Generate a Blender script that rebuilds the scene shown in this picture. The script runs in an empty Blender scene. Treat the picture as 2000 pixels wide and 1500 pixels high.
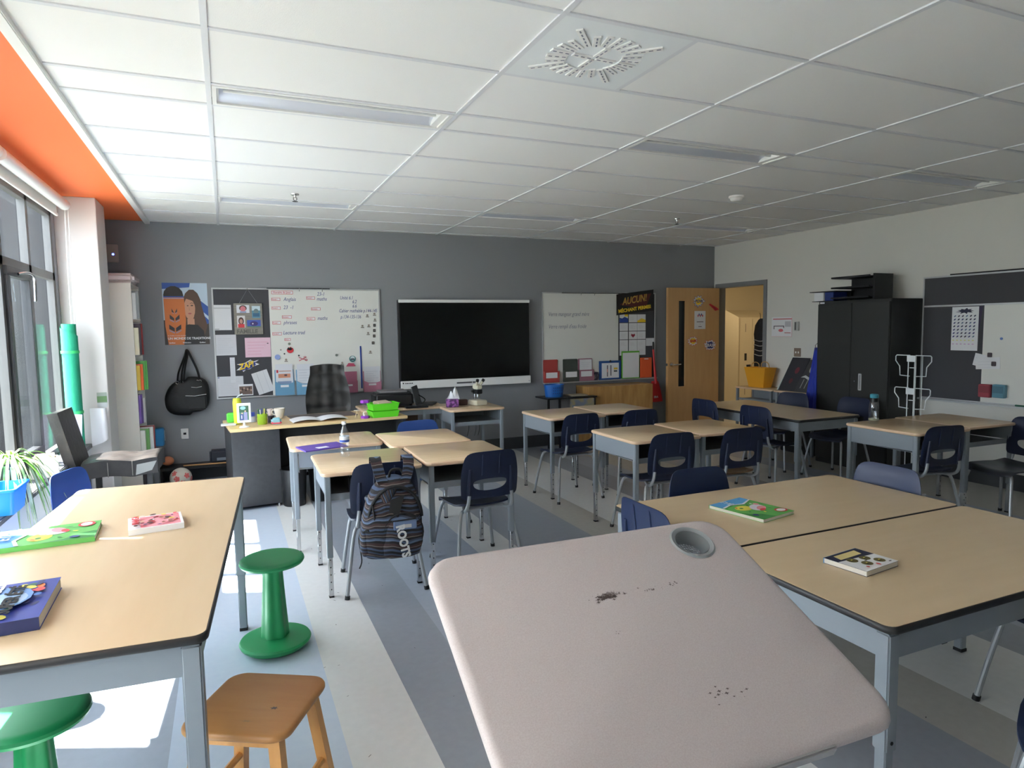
import bpy, bmesh, math, random
from mathutils import Vector, Matrix
random.seed(7)
PI = math.pi
SKYS, SUNS, EXPO = 9.0, 60.0, 0.66
SC = bpy.context.scene
COL = SC.collection
R = math.radians

# ---------------------------------------------------------------- materials
def lin(c):
    out = []
    for v in c[:3]:
        v = v / 255.0
        out.append(v / 12.92 if v <= 0.04045 else ((v + 0.055) / 1.055) ** 2.4)
    return (out[0], out[1], out[2], 1.0)

MATS = {}
def mat(name, rgb, rough=0.5, metal=0.0, rgb2=None, nscale=8.0, bump=0.0, bscale=60.0, stretch=None,
        spec=None, alpha=1.0, coat=0.0, emit=None, estr=0.0, sharp=None, ior=None):
    if name in MATS:
        return MATS[name]
    m = bpy.data.materials.new(name); m.use_nodes = True
    nt = m.node_tree; N = nt.nodes; L = nt.links
    b = N['Principled BSDF']
    b.inputs['Base Color'].default_value = lin(rgb)
    b.inputs['Roughness'].default_value = rough
    b.inputs['Metallic'].default_value = metal
    b.inputs['Coat Weight'].default_value = coat
    if spec is not None: b.inputs['Specular IOR Level'].default_value = spec
    if ior is not None: b.inputs['IOR'].default_value = ior
    b.inputs['Alpha'].default_value = alpha
    if emit is not None:
        b.inputs['Emission Color'].default_value = lin(emit); b.inputs['Emission Strength'].default_value = estr
    tc = None
    if rgb2 is not None or bump:
        tc = N.new('ShaderNodeTexCoord'); mp = N.new('ShaderNodeMapping')
        L.new(tc.outputs['Object'], mp.inputs['Vector'])
        if stretch: mp.inputs['Scale'].default_value = stretch
    if rgb2 is not None:
        n = N.new('ShaderNodeTexNoise'); n.inputs['Scale'].default_value = nscale; n.inputs['Detail'].default_value = 4
        L.new(mp.outputs[0], n.inputs['Vector'])
        r = N.new('ShaderNodeValToRGB')
        lo, hi = sharp if sharp else (0.35, 0.65)
        r.color_ramp.elements[0].position = lo; r.color_ramp.elements[1].position = hi
        r.color_ramp.elements[0].color = lin(rgb); r.color_ramp.elements[1].color = lin(rgb2)
        L.new(n.outputs['Fac'], r.inputs['Fac']); L.new(r.outputs['Color'], b.inputs['Base Color'])
    if bump:
        n = N.new('ShaderNodeTexNoise'); n.inputs['Scale'].default_value = bscale; n.inputs['Detail'].default_value = 3
        L.new(mp.outputs[0], n.inputs['Vector'])
        bp = N.new('ShaderNodeBump'); bp.inputs['Strength'].default_value = bump; bp.inputs['Distance'].default_value = 0.01
        L.new(n.outputs['Fac'], bp.inputs['Height']); L.new(bp.outputs[0], b.inputs['Normal'])
    MATS[name] = m
    return m

def flat(rgb, rough=0.55):
    return mat('paint_%d_%d_%d' % tuple(rgb), rgb, rough)

def glass(name, tint=(1, 1, 1), gl=0.06, rough=0.02):
    if name in MATS: return MATS[name]
    m = bpy.data.materials.new(name); m.use_nodes = True
    nt = m.node_tree; N = nt.nodes; L = nt.links
    for n in list(N): N.remove(n)
    o = N.new('ShaderNodeOutputMaterial'); t = N.new('ShaderNodeBsdfTransparent'); g = N.new('ShaderNodeBsdfGlossy')
    mx = N.new('ShaderNodeMixShader'); f = N.new('ShaderNodeLayerWeight'); pw = N.new('ShaderNodeMath'); pw.operation = 'POWER'; pw.inputs[1].default_value = 4.0
    ad = N.new('ShaderNodeMath'); ad.operation = 'MULTIPLY_ADD'; ad.inputs[1].default_value = 0.06; ad.inputs[2].default_value = gl
    L.new(f.outputs['Facing'], pw.inputs[0]); L.new(pw.outputs[0], ad.inputs[0]); L.new(ad.outputs[0], mx.inputs[0])
    t.inputs[0].default_value = (*tint, 1); g.inputs['Roughness'].default_value = rough
    L.new(t.outputs[0], mx.inputs[1]); L.new(g.outputs[0], mx.inputs[2]); L.new(mx.outputs[0], o.inputs[0])
    MATS[name] = m
    return m

def trans(name, rgb, f=0.4):
    m = bpy.data.materials.new(name); m.use_nodes = True; N = m.node_tree.nodes; L = m.node_tree.links
    for n in list(N): N.remove(n)
    o = N.new('ShaderNodeOutputMaterial'); d = N.new('ShaderNodeBsdfDiffuse'); t = N.new('ShaderNodeBsdfTranslucent'); x = N.new('ShaderNodeMixShader')
    d.inputs[0].default_value = lin(rgb); t.inputs[0].default_value = lin(rgb); x.inputs[0].default_value = f
    L.new(d.outputs[0], x.inputs[1]); L.new(t.outputs[0], x.inputs[2]); L.new(x.outputs[0], o.inputs[0]); return m

# ---------------------------------------------------------------- mesh builder
def catmull(pts, k=6):
    P = [Vector(p) for p in pts]
    if len(P) < 3: return P
    out = []
    for i in range(len(P) - 1):
        p0 = P[max(i - 1, 0)]; p1 = P[i]; p2 = P[i + 1]; p3 = P[min(i + 2, len(P) - 1)]
        for s in range(k):
            t = s / k
            out.append(0.5 * ((2 * p1) + (p2 - p0) * t + (2 * p0 - 5 * p1 + 4 * p2 - p3) * t * t + (3 * p1 - p0 - 3 * p2 + p3) * t ** 3))
    out.append(P[-1]); return out

def rrect(x0, x1, y0, y1, r, n=5):
    pts = []
    for cx, cy, a in ((x1 - r, y1 - r, 0), (x0 + r, y1 - r, 90), (x0 + r, y0 + r, 180), (x1 - r, y0 + r, 270)):
        for i in range(n + 1):
            t = R(a + 90 * i / n); pts.append((cx + r * math.cos(t), cy + r * math.sin(t)))
    return pts

class MB:
    def __init__(s): s.v = []; s.f = []; s.m = []; s.mats = []
    def mi(s, m):
        if m not in s.mats: s.mats.append(m)
        return s.mats.index(m)
    def add(s, verts, faces, m):
        b = len(s.v); k = s.mi(m)
        s.v += [tuple(p) for p in verts]
        for f in faces: s.f.append([b + i for i in f]); s.m.append(k)
        return s
    def box(s, x0, x1, y0, y1, z0, z1, m, bev=0.0):
        if bev:
            bm = bmesh.new(); bmesh.ops.create_cube(bm, size=1)
            for v in bm.verts: v.co = Vector(((x0 + x1) / 2 + v.co.x * (x1 - x0), (y0 + y1) / 2 + v.co.y * (y1 - y0), (z0 + z1) / 2 + v.co.z * (z1 - z0)))
            bmesh.ops.bevel(bm, geom=bm.edges[:], offset=bev, segments=3, affect='EDGES')
            return s.addbm(bm, m)
        V = [(x0, y0, z0), (x1, y0, z0), (x1, y1, z0), (x0, y1, z0), (x0, y0, z1), (x1, y0, z1), (x1, y1, z1), (x0, y1, z1)]
        return s.add(V, [(0, 3, 2, 1), (4, 5, 6, 7), (0, 1, 5, 4), (1, 2, 6, 5), (2, 3, 7, 6), (3, 0, 4, 7)], m)
    def addbm(s, bm, m):
        bm.verts.index_update()
        s.add([v.co for v in bm.verts], [[v.index for v in f.verts] for f in bm.faces], m); bm.free(); return s
    def tube(s, path, r, m, n=10, smooth=0, flatten=1.0):
        P = catmull(path, smooth) if smooth else [Vector(p) for p in path]
        rs = r if isinstance(r, (list, tuple)) else [r] * len(P)
        if len(rs) != len(P): rs = [rs[0] + (rs[-1] - rs[0]) * i / (len(P) - 1) for i in range(len(P))]
        rings = []; up = None
        for i, p in enumerate(P):
            t = (P[min(i + 1, len(P) - 1)] - P[max(i - 1, 0)]).normalized()
            if up is None:
                up = Vector((0, 0, 1)) if abs(t.z) < 0.9 else Vector((1, 0, 0))
            a = t.cross(up)
            if a.length < 1e-4: a = t.cross(Vector((0, 1, 0)))
            a.normalize(); b = a.cross(t).normalized(); up = b
            rings.append([p + (a * math.cos(2 * PI * j / n) + b * math.sin(2 * PI * j / n) * flatten) * rs[i] for j in range(n)])
        return s.rings(rings, m)
    def rings(s, rings, m, cap=True, closed=True):
        n = len(rings[0]); V = [q for r in rings for q in r]; F = []
        for i in range(len(rings) - 1):
            for j in range(n if closed else n - 1):
                k = (j + 1) % n
                F.append((i * n + j, i * n + k, (i + 1) * n + k, (i + 1) * n + j))
        if cap:
            F.append(tuple(reversed(range(n)))); F.append(tuple((len(rings) - 1) * n + j for j in range(n)))
        return s.add(V, F, m)
    def cyl(s, p0, p1, r0, m, r1=None, n=20):
        return s.tube([p0, p1], [r0, r0 if r1 is None else r1], m, n)
    def lathe(s, prof, m, n=28, c=(0, 0, 0), sx=1.0, sy=1.0, cap=True):
        rings = [[(c[0] + r * sx * math.cos(2 * PI * j / n), c[1] + r * sy * math.sin(2 * PI * j / n), c[2] + z) for j in range(n)] for r, z in prof]
        return s.rings(rings, m, cap)
    def prism(s, o, z0, z1, m, msides=None, bull=0.0, ax='z'):
        n = len(o); cx = sum(p[0] for p in o) / n; cy = sum(p[1] for p in o) / n
        def rg(ins, z):
            out = []
            for x, y in o:
                d = Vector((x - cx, y - cy)); l = d.length or 1
                out.append((x - d.x / l * ins, y - d.y / l * ins, z))
            return out
        if bull:
            h = z1 - z0
            lv = [(bull, z0), (bull * .3, z0 + h * .12), (0, z0 + h * .35), (0, z0 + h * .65), (bull * .3, z0 + h * .88), (bull, z1)]
            rr = [rg(i, z) for i, z in lv]
        else: rr = [rg(0, z0), rg(0, z1)]
        if ax == 'y': rr = [[(x, z, y) for x, y, z in r] for r in rr]
        if ax == 'x': rr = [[(z, x, y) for x, y, z in r] for r in rr]
        V = [q for r in rr for q in r]; S = []
        for i in range(len(rr) - 1):
            for j in range(n):
                k = (j + 1) % n; S.append((i * n + j, i * n + k, (i + 1) * n + k, (i + 1) * n + j))
        b = len(s.v); s.add(V, S, msides or m)
        k = s.mi(m)
        s.f.append([b + j for j in reversed(range(n))]); s.m.append(k)
        s.f.append([b + (len(rr) - 1) * n + j for j in range(n)]); s.m.append(k)
        return s
    def sphere(s, c, r, m, nu=20, nv=12, sc=(1, 1, 1)):
        prof = []
        rings = []
        for i in range(nv + 1):
            t = -PI / 2 + PI * i / nv
            rr = max(math.cos(t), 0.001) * r
            rings.append([(c[0] + rr * sc[0] * math.cos(2 * PI * j / nu), c[1] + rr * sc[1] * math.sin(2 * PI * j / nu), c[2] + r * sc[2] * math.sin(t)) for j in range(nu)])
        return s.rings(rings, m)
    def poly(s, pts, m): return s.add(pts, [tuple(range(len(pts)))], m)
    def grid(s, fn, nu, nv, m, th=None):
        """fn(u,v)->point ; u,v in 0..1 ; th = thickness vector or fn"""
        V = [fn(i / nu, j / nv) for j in range(nv + 1) for i in range(nu + 1)]
        F = [(j * (nu + 1) + i, j * (nu + 1) + i + 1, (j + 1) * (nu + 1) + i + 1, (j + 1) * (nu + 1) + i) for j in range(nv) for i in range(nu)]
        if th is None: return s.add(V, F, m)
        T = Vector(th); n = len(V)
        V2 = [Vector(p) + T for p in V]
        F2 = [tuple(reversed([q + n for q in f])) for f in F]
        E = []
        for i in range(nu):
            E.append((i + 1, i, i + n, i + 1 + n)); a = nv * (nu + 1) + i; E.append((a, a + 1, a + 1 + n, a + n))
        for j in range(nv):
            a = j * (nu + 1); b = (j + 1) * (nu + 1); E.append((a, b, b + n, a + n))
            a += nu; b += nu; E.append((b, a, a + n, b + n))
        return s.add(V + V2, F + F2 + E, m)
    def xf(s, M, start=0):
        for i in range(start, len(s.v)): s.v[i] = tuple(M @ Vector(s.v[i]))
        return s
    def build(s, name, parent=None, loc=None, rot=None, sharp=38, label=None, fix=True):
        me = bpy.data.meshes.new(name)
        me.from_pydata(s.v, [], s.f)
        for m in s.mats: me.materials.append(m)
        me.polygons.foreach_set('material_index', s.m)
        me.update()
        if fix:
            bm = bmesh.new(); bm.from_mesh(me); bmesh.ops.recalc_face_normals(bm, faces=bm.faces); bm.to_mesh(me); bm.free()
        me.polygons.foreach_set('use_smooth', [True] * len(me.polygons))
        me.set_sharp_from_angle(angle=R(sharp))
        o = bpy.data.objects.new(name, me); COL.objects.link(o)
        if parent is not None: o.parent = parent
        if loc: o.location = loc
        if rot: o.rotation_euler = rot
        if label: o['label'] = label
        return o

def thing(name, label, cat, loc=(0, 0, 0), rz=0.0, group=None):
    o = bpy.data.objects.new(name, None); COL.objects.link(o)
    o.empty_display_size = 0.05
    o.location = loc; o.rotation_euler = (0, 0, rz)
    o['label'] = label; o['category'] = cat
    if group: o['group'] = group
    return o
def tag(o, label, cat, group=None):
    o['label'] = label; o['category'] = cat
    if group: o['group'] = group
    return o
def struct(o):
    o['kind'] = 'structure'; return o
def dup(root, loc, rz, label, group=None):
    r = root.copy(); COL.objects.link(r); r.location = loc; r.rotation_euler = (0, 0, rz); r['label'] = label
    if group: r['group'] = group
    for ch in list(root.children):
        c = ch.copy(); COL.objects.link(c); c.parent = r
        for g in list(ch.children):
            d = g.copy(); COL.objects.link(d); d.parent = c
    return r

# lettering as real mesh; face plane: 'N' faces -y (on far wall), 'E' faces -x (on right wall), 'U' faces up
FACE = {'N': (PI / 2, 0, 0), 'E': (PI / 2, 0, -PI / 2), 'U': (0, 0, 0)}
def lettering(txt, size, m, loc, face='N', parent=None, rz=0.0, shear=0.0, bold=0.0, name='lettering', ext=0.0004, align='LEFT', xs=1.0, tilt=0.0):
    cu = bpy.data.curves.new('t', 'FONT'); cu.body = txt; cu.size = size; cu.shear = shear; cu.offset = bold
    cu.extrude = ext; cu.align_x = align; cu.resolution_u = 3; cu.space_line = 0.85
    t = bpy.data.objects.new('t', cu); COL.objects.link(t)
    bpy.context.view_layer.update()
    me = bpy.data.meshes.new_from_object(t.evaluated_get(bpy.context.evaluated_depsgraph_get()))
    bpy.data.objects.remove(t); bpy.data.curves.remove(cu)
    me.materials.clear(); me.materials.append(m)
    o = bpy.data.objects.new(name, me); COL.objects.link(o)
    if tilt: me.transform(Matrix.Rotation(tilt, 4, 'Z'))
    if xs != 1.0: me.transform(Matrix.Diagonal((xs, 1, 1, 1)))
    o.parent = parent; o.location = loc
    e = FACE[face]; o.rotation_euler = (e[0], e[1], e[2] + rz)
    return o

def sheet(mb, w, h, m, layers=(), z=0.0, th=0.001, curl=0.0):
    """flat printed thing in local XY, 0..w x 0..h, layers: (material, [(u,v)..]) in 0..1"""
    mb.box(0, w, 0, h, z - th, z, m)
    k = 1
    for mm, pts in layers:
        zz = z + 0.00035 * k; k += 1
        mb.poly([(u * w, v * h, zz) for u, v in pts], mm)
    return mb
def blob(cx, cy, rx, ry, n=14, a0=0, a1=360, rot=0.0):
    out = []
    for i in range(n if a1 - a0 >= 360 else n + 1):
        t = R(a0 + (a1 - a0) * i / n); x = rx * math.cos(t); y = ry * math.sin(t)
        out.append((cx + x * math.cos(rot) - y * math.sin(rot), cy + x * math.sin(rot) + y * math.cos(rot)))
    return out
def star(cx, cy, r1, r2, n=10, sx=1.0, sy=1.0, seed=1):
    rn = random.Random(seed); out = []
    for i in range(2 * n):
        rr = (r1 if i % 2 == 0 else r2) * (0.85 + 0.3 * rn.random()); t = PI * i / n
        out.append((cx + rr * sx * math.cos(t), cy + rr * sy * math.sin(t)))
    return out
def rect(u0, v0, u1, v1): return [(u0, v0), (u1, v0), (u1, v1), (u0, v1)]

# palette
m_metal = mat('painted_grey_metal', (136, 144, 151), 0.38, 0.15)
m_chrome = mat('chrome', (205, 207, 210), 0.22, 1.0)
m_tubegrey = mat('grey_tube', (158, 162, 166), 0.35, 0.35)
m_lam = mat('wood_laminate', (230, 202, 166), 0.24, rgb2=(214, 188, 152), nscale=5, stretch=(1, 8, 1), sharp=(0.2, 0.8))
m_lamedge = mat('desk_edge', (216, 184, 152), 0.35)
m_maple = mat('maple_laminate', (214, 190, 156), 0.30, rgb2=(207, 182, 146), nscale=3, stretch=(1, 6, 1), sharp=(0.2, 0.8))
m_blackedge = mat('black_rubber_edge', (38, 37, 38), 0.45)
m_navy = mat('navy_plastic', (18, 28, 56), 0.42, bump=0.08, bscale=400)
m_black = mat('black_plastic', (22, 22, 24), 0.42)
m_blackmat = mat('black_matte', (26, 26, 28), 0.8)
m_char = mat('charcoal_metal', (52, 52, 54), 0.5)
m_white = mat('white_paint', (232, 232, 230), 0.45)
m_paper = mat('white_paper', (226, 227, 230), 0.7)
m_green = mat('green_plastic', (28, 140, 82), 0.42, bump=0.03, bscale=300)
m_lime = mat('lime_plastic', (98, 214, 40), 0.4)
m_purple = mat('purple_plastic', (140, 60, 170), 0.4)
m_leather = mat('black_leather', (16, 15, 15), 0.4, bump=0.15, bscale=35)
m_red = flat((196, 52, 56)); m_blue = flat((40, 84, 170)); m_ink = flat((52, 66, 130)); m_yel = flat((240, 205, 50))
m_tack = mat('dark_grey_tackboard', (70, 70, 74), 0.9, bump=0.15, bscale=500)
m_board = mat('whiteboard_white', (222, 222, 216), 0.3)
m_alu = mat('aluminium_trim', (190, 192, 194), 0.35, 0.5)
# ================================================================ ROOM
XL, XR, YB, YF, ZC = -1.25, 6.72, 7.82, -2.2, 2.74
# ---- floor : vinyl tile stripes running towards the far wall
def floor_mat(n, c, c2): return mat(n, c, 0.3, rgb2=c2, nscale=26, bump=0.02, bscale=90, sharp=(0.3, 0.75))
fm = {'b': floor_mat('tile_pale_blue', (194, 206, 222), (200, 211, 225)), 'm': floor_mat('tile_mid_blue', (164, 172, 184), (170, 178, 190)),
      'w': floor_mat('tile_cream', (216, 217, 216), (222, 223, 222)), 'd': floor_mat('tile_slate_blue', (146, 152, 162), (152, 158, 168)),
      'g': floor_mat('tile_beige_grey', (176, 174, 168), (184, 182, 176))}
cols = [(-1.45, -0.25, 'm'), (-0.25, 0.37, 'b'), (0.37, 0.675, 'w'), (0.675, 0.98, 'd'), (0.98, 1.285, 'm'), (1.285, 1.59, 'm'),
        (1.59, 1.89, 'w'), (1.89, 2.505, 'd'), (2.505, 2.82, 'g'), (2.82, 3.42, 'w'), (3.42, 3.73, 'd'), (3.73, 4.03, 'm'), (4.03, 4.64, 'g'),
        (4.64, 4.95, 'd'), (4.95, 5.56, 'w'), (5.56, 5.86, 'm'), (5.86, 6.9, 'g')]
f = MB()
for a, b, k in cols: f.add([(a, YF, 0), (b, YF, 0), (b, YB, 0), (a, YB, 0)], [(0, 1, 2, 3)], fm[k])
struct(f.build('floor', fix=False))
f = MB(); m_scuff = mat('floor_scuff', (70, 68, 66), 0.7)
rn = random.Random(4)
for i in range(70):
    x = rn.uniform(0.1, 1.5) if i < 45 else rn.uniform(1.5, 4.0); y = rn.uniform(1.6, 5.2); a = rn.uniform(0, PI); l = rn.uniform(.002, .009); w = rn.uniform(.001, .002)
    c, s = math.cos(a), math.sin(a)
    f.poly([(x + c * u * l - s * v * w, y + s * u * l + c * v * w, 0.0006) for u, v in ((-1, -1), (1, -1), (1, 1), (-1, 1))], m_scuff)
o = tag(f.build('floor_scuffs', fix=False), 'tiny dark scuff marks and specks on the pale floor tiles', 'scuff marks'); o['kind'] = 'stuff'

# ---- walls
m_grey = mat('grey_wall', (136, 138, 142), 0.75, bump=0.03, bscale=150)
m_wall = mat('off_white_wall', (212, 211, 205), 0.75, bump=0.03, bscale=150)
m_orange = mat('orange_soffit', (232, 112, 56), 0.6, bump=0.02, bscale=120)
m_base = mat('dark_baseboard', (58, 60, 63), 0.5)
struct(MB().box(XL - .06, XR + .12, YB, YB + .12, 0, ZC + .1, m_grey).build('wall_back'))
w = MB()
DY0, DY1, DZ = 6.82, 7.735, 2.135
w.box(XR, XR + .12, YF, DY0, 0, ZC + .1, m_wall); w.box(XR, XR + .12, DY1, YB, 0, ZC + .1, m_wall); w.box(XR, XR + .12, DY0, DY1, DZ, ZC + .1, m_wall)
struct(w.build('wall_right'))
struct(MB().box(XL - .06, XR + .12, YF - .12, YF, 0, ZC + .1, m_wall).build('wall_front'))
struct(MB().box(-.66, XR - .6, YB - .012, YB, 0, .155, m_base, .003).build('baseboard_back'))
struct(MB().box(XR - .012, XR, YF, 6.76, 0, .155, m_base, .003).build('baseboard_right'))

# ---- window wall
m_frame = mat('window_frame_grey', (84, 84, 84), 0.4, 0.3)
m_sill = mat('dark_sill', (78, 78, 84), 0.35)
m_cabw = mat('pale_grey_cabinet', (196, 198, 202), 0.5)
ZS, ZT0, ZT1, ZH = 0.64, 2.03, 2.09, 2.60
w = MB()
w.box(XL - .15, XL, YF, 6.62, 0, ZS - .03, m_wall); w.box(XL - .06, XL, YF, 6.62, ZH, ZC + .1, m_wall)
w.box(XL - .06, XL, 6.52, YB, 0, ZC + .1, m_grey); w.box(XL - .06, XL, 2.65, 3.1, 0, ZC + .1, m_wall); w.box(XL - .06, XL, 2.05, 2.15, 0, ZC + .1, m_wall); w.box(XL - .06, XL, YF, -.3, 0, ZC + .1, m_wall)
struct(w.build('wall_left'))
o = MB().box(XL, -1.085, YF, 6.62, ZS - .035, ZS, m_sill, .006).build('trim_1'); struct(o)
o = MB().box(XL, -1.10, YF, 6.62, 0.0, ZS - .035, m_cabw).build('trim_2'); struct(o)
m_glass = glass('window_glass', (0.96, 0.98, 0.98), 0.03)
bays = [(2.15, 2.65, []), (3.1, 4.72, [3.9]), (4.72, 6.52, [5.1, 5.78]), (-.3, 2.05, [.9])]  # out-of-view bays split and sized so sun lands on the stool
for i, (y0, y1, posts) in enumerate(bays):
    fr = MB(); xa, xb = XL - .05, XL - .002
    fr.box(xa, xb, y0, y1, ZS - .03, ZS + .05, m_frame); fr.box(xa, xb, y0, y1, ZH - .05, ZH, m_frame); fr.box(xa, xb, y0, y1, ZT0, ZT1, m_frame)
    for y in [y0 + .03] + posts + [y1 - .03]: fr.box(xa, xb, y - .03, y + .03, ZS, ZH, m_frame)
    root = struct(fr.build('window_%d' % (i + 1)))
    MB().box(XL - .030, XL - .025, y0, y1, ZS, ZH, m_glass).build('window_pane', root)
# open casement sash with a curved handle in the bay beside the pillar
sash = thing('window_sash', 'dark casement sash with curved chrome handle in the window beside the white pillar', 'window sash', (XL - .01, 5.12, ZS + .08))
m_dk = mat('dark_sash', (46, 46, 50), 0.4, 0.3)
s = MB()
for a, b, c, d in ((0, .58, 0, .07), (0, .58, 1.25, 1.31), (0, .06, .07, 1.25), (.52, .58, .07, 1.25)): s.box(-.03, .03, a, b, c, d, m_dk, .004)
s.build('sash_frame', sash); MB().box(-.004, .004, .06, .52, .07, 1.25, m_glass).build('pane', sash)
s = MB().tube([(.035, .22, 1.27), (.06, .3, 1.285), (.07, .42, 1.28), (.07, .47, 1.24), (.065, .475, 1.10)], .009, m_chrome, 10, 5); s.build('handle', sash)

# roller shades
m_fab = trans('shade_fabric', (236, 236, 234), 0.4)
m_fab2 = trans('fill_shade_fabric', (240, 240, 238), 0.47)  # passes extra light through the added near shade to brighten the room
def shade(y0, y1, zb, lab, m_fab=m_fab):
    t = thing('roller_shade', lab, 'roller shade', (-1.14, (y0 + y1) / 2, 2.64)); h = (y1 - y0) / 2
    MB().tube([(0, -h, 0), (0, h, 0)], .042, m_white, 20).build('tube', t)
    MB().box(-.055, -.051, -h + .02, h - .02, zb - 2.64 + .02, -.01, m_fab).build('fabric', t)
    MB().box(-.062, -.042, -h + .02, h - .02, zb - 2.64, zb - 2.64 + .025, m_white, .004).build('bottom_bar', t)
    return t
t = shade(4.76, 6.46, 2.545, 'white roller shade rolled up above the window beside the pillar')
c = MB().tube([(.0, .86, -.02), (-.01, .862, -.6), (-.01, .862, -1.25)], .004, m_white, 6)
c.tube([(.02, .87, -.02), (.012, .87, -1.25)], .004, m_white, 6); c.build('pull_chain', t)
shade(3.12, 4.70, 1.80, 'added roller shade out of view on the left, half lowered to cut the sun')  # unseen shade, added to stop the upper sun in this bay
shade(2.16, 2.63, 1.62, 'narrow unseen roller shade added beside the pier to shape sun on the stool'); shade(-.28, 2.03, .95, 'wide unseen roller shade added nearest the camera to hold back sun and diffuse light', m_fab2)  # both unseen, added to mask sun around the stool and foreground
# pillar
m_pil = mat('white_pillar', (206, 204, 202), 0.6)
struct(MB().box(XL - .001, -.945, 6.62, 7.06, 0, ZC, m_pil, .004).build('trim_3'))

# ---- outside
m_fin = mat('dark_outside_fin', (20, 22, 26), 0.8); m_grass = mat('pavement_outside', (110, 112, 108), 0.9, rgb2=(126, 126, 122), nscale=3)
struct(MB().box(-1.80, XL - .08, 7.3, 7.42, -.2, 3.6, m_fin).build('wall_outside'))
struct(MB().box(-6.5, -1.80, 9.3, 9.5, -.2, 2.42, mat('black_outside_wall', (9, 9, 11), .9)).build('wall_outer'))
g = MB(); g.box(-60, XL - .16, -40, 60, -.35, -.25, m_grass); struct(g.build('ground'))

# ---- ceiling
m_tile = mat('ceiling_tile', (236, 236, 235), 0.85, bump=0.12, bscale=260)
m_tee = mat('ceiling_grid_white', (216, 218, 222), 0.5)
xs = [-.65] + [1.2192 * k for k in range(6)] + [XR]
ys = [YF, -1.74, -1.13, -.52, .089, .699, 1.004, 1.614, 2.224, 2.834, 3.443, 3.748, 4.358, 4.967, 5.577, 6.187, 6.491, 7.101, 7.71, YB]
lightrows = [5, 10, 15]; lightcols = [1, 3, 5]
cm = MB(); tee = MB()
for i in range(len(xs) - 1):
    for j in range(len(ys) - 1):
        if j in lightrows and i in lightcols: continue
        x0 = xs[i]
        if i == 2 and j == 8: x0 = 1.829
        cm.add([(x0, ys[j], ZC), (xs[i + 1], ys[j], ZC), (xs[i + 1], ys[j + 1], ZC), (x0, ys[j + 1], ZC)], [(0, 3, 2, 1)], m_tile)
for x in xs[1:-1]: tee.box(x - .012, x + .012, YF, YB, ZC - .007, ZC + .03, m_tee)
for y in ys[1:-1]:
    for i in range(len(xs) - 1): tee.box(xs[i] + .012, xs[i + 1] - .012, y - .012, y + .012, ZC - .006, ZC + .03, m_tee)
tee.box(1.817, 1.841, 2.236, 2.822, ZC - .006, ZC + .03, m_tee)
cm.box(XL - .08, XR + .2, YF, YB, ZC + .12, ZC + .14, m_tile)
struct(cm.build('ceiling', fix=False)); struct(tee.build('trim_4'))
struct(MB().box(XL - .06, -.69, YF, YB, ZC, ZC + .02, m_orange).build('ceiling_soffit'))
struct(MB().box(-.695, -.645, YF, YB, ZC - .03, ZC + .03, m_white, .004).build('trim_5'))

# recessed strip lights (switched off)
m_refl = mat('light_reflector', (206, 210, 220), 0.35, 0.2)
def fixture(i, j, lab, first=[None]):
    x0, x1, y0, y1 = xs[i] + .014, xs[i + 1] - .014, ys[j] + .014, ys[j + 1] - .014
    loc = ((x0 + x1) / 2, (y0 + y1) / 2, ZC)
    if first[0] is None:
        hx, hy = (x1 - x0) / 2, (y1 - y0) / 2
        t = thing('ceiling_light', lab, 'ceiling light', loc, group='recessed ceiling lights'); first[0] = t
        k = MB()
        for a in ((-hx, hx, -hy, -hy + .022), (-hx, hx, hy - .022, hy), (-hx, -hx + .02, -hy + .022, hy - .022), (hx - .02, hx, -hy + .022, hy - .022)):
            k.box(a[0], a[1], a[2], a[3], -.008, .004, m_white)
        k.build('frame', t)
        k = MB(); fn = lambda u, v: (-hx + .02 + u * (2 * hx - .04), -hy + .02 + v * (2 * hy - .04), .0 + .035 * math.sin(PI * v) ** .6)
        k.grid(fn, 2, 14, m_refl); k.build('reflector', t, fix=False)
        for sx in (-1, 1):
            pr = [fn(0, q / 10) for q in range(11)]
            k = MB(); k.prism([(p[1], p[2]) for p in pr], sx * (hx - .021), sx * (hx - .03), m_white, ax='x'); k.prism([(p[1], p[2]) for p in pr], sx * (hx - .06), sx * (hx - .021), m_white, ax='x') if sx > 0 else None
            k.build('end_plate', t)
        k = MB().tube([(-hx + .05, 0, .022), (hx - .05, 0, .022)], .008, m_white, 10); k.build('lamp_tube', t)
    else: dup(first[0], loc, 0, lab)
fixture(1, 10, 'recessed strip light with bright end cap, nearest one above the student desks')
fixture(3, 10, 'recessed strip light in the middle of the ceiling, right of the round slotted air diffuser')
fixture(5, 10, 'dim recessed strip light at the right edge of the ceiling above the dark cabinet')
fixture(1, 15, 'far recessed strip light above the left whiteboard')
fixture(3, 15, 'far recessed strip light above the interactive screen and right whiteboard')
fixture(5, 15, 'far recessed strip light near the open classroom door')

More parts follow.
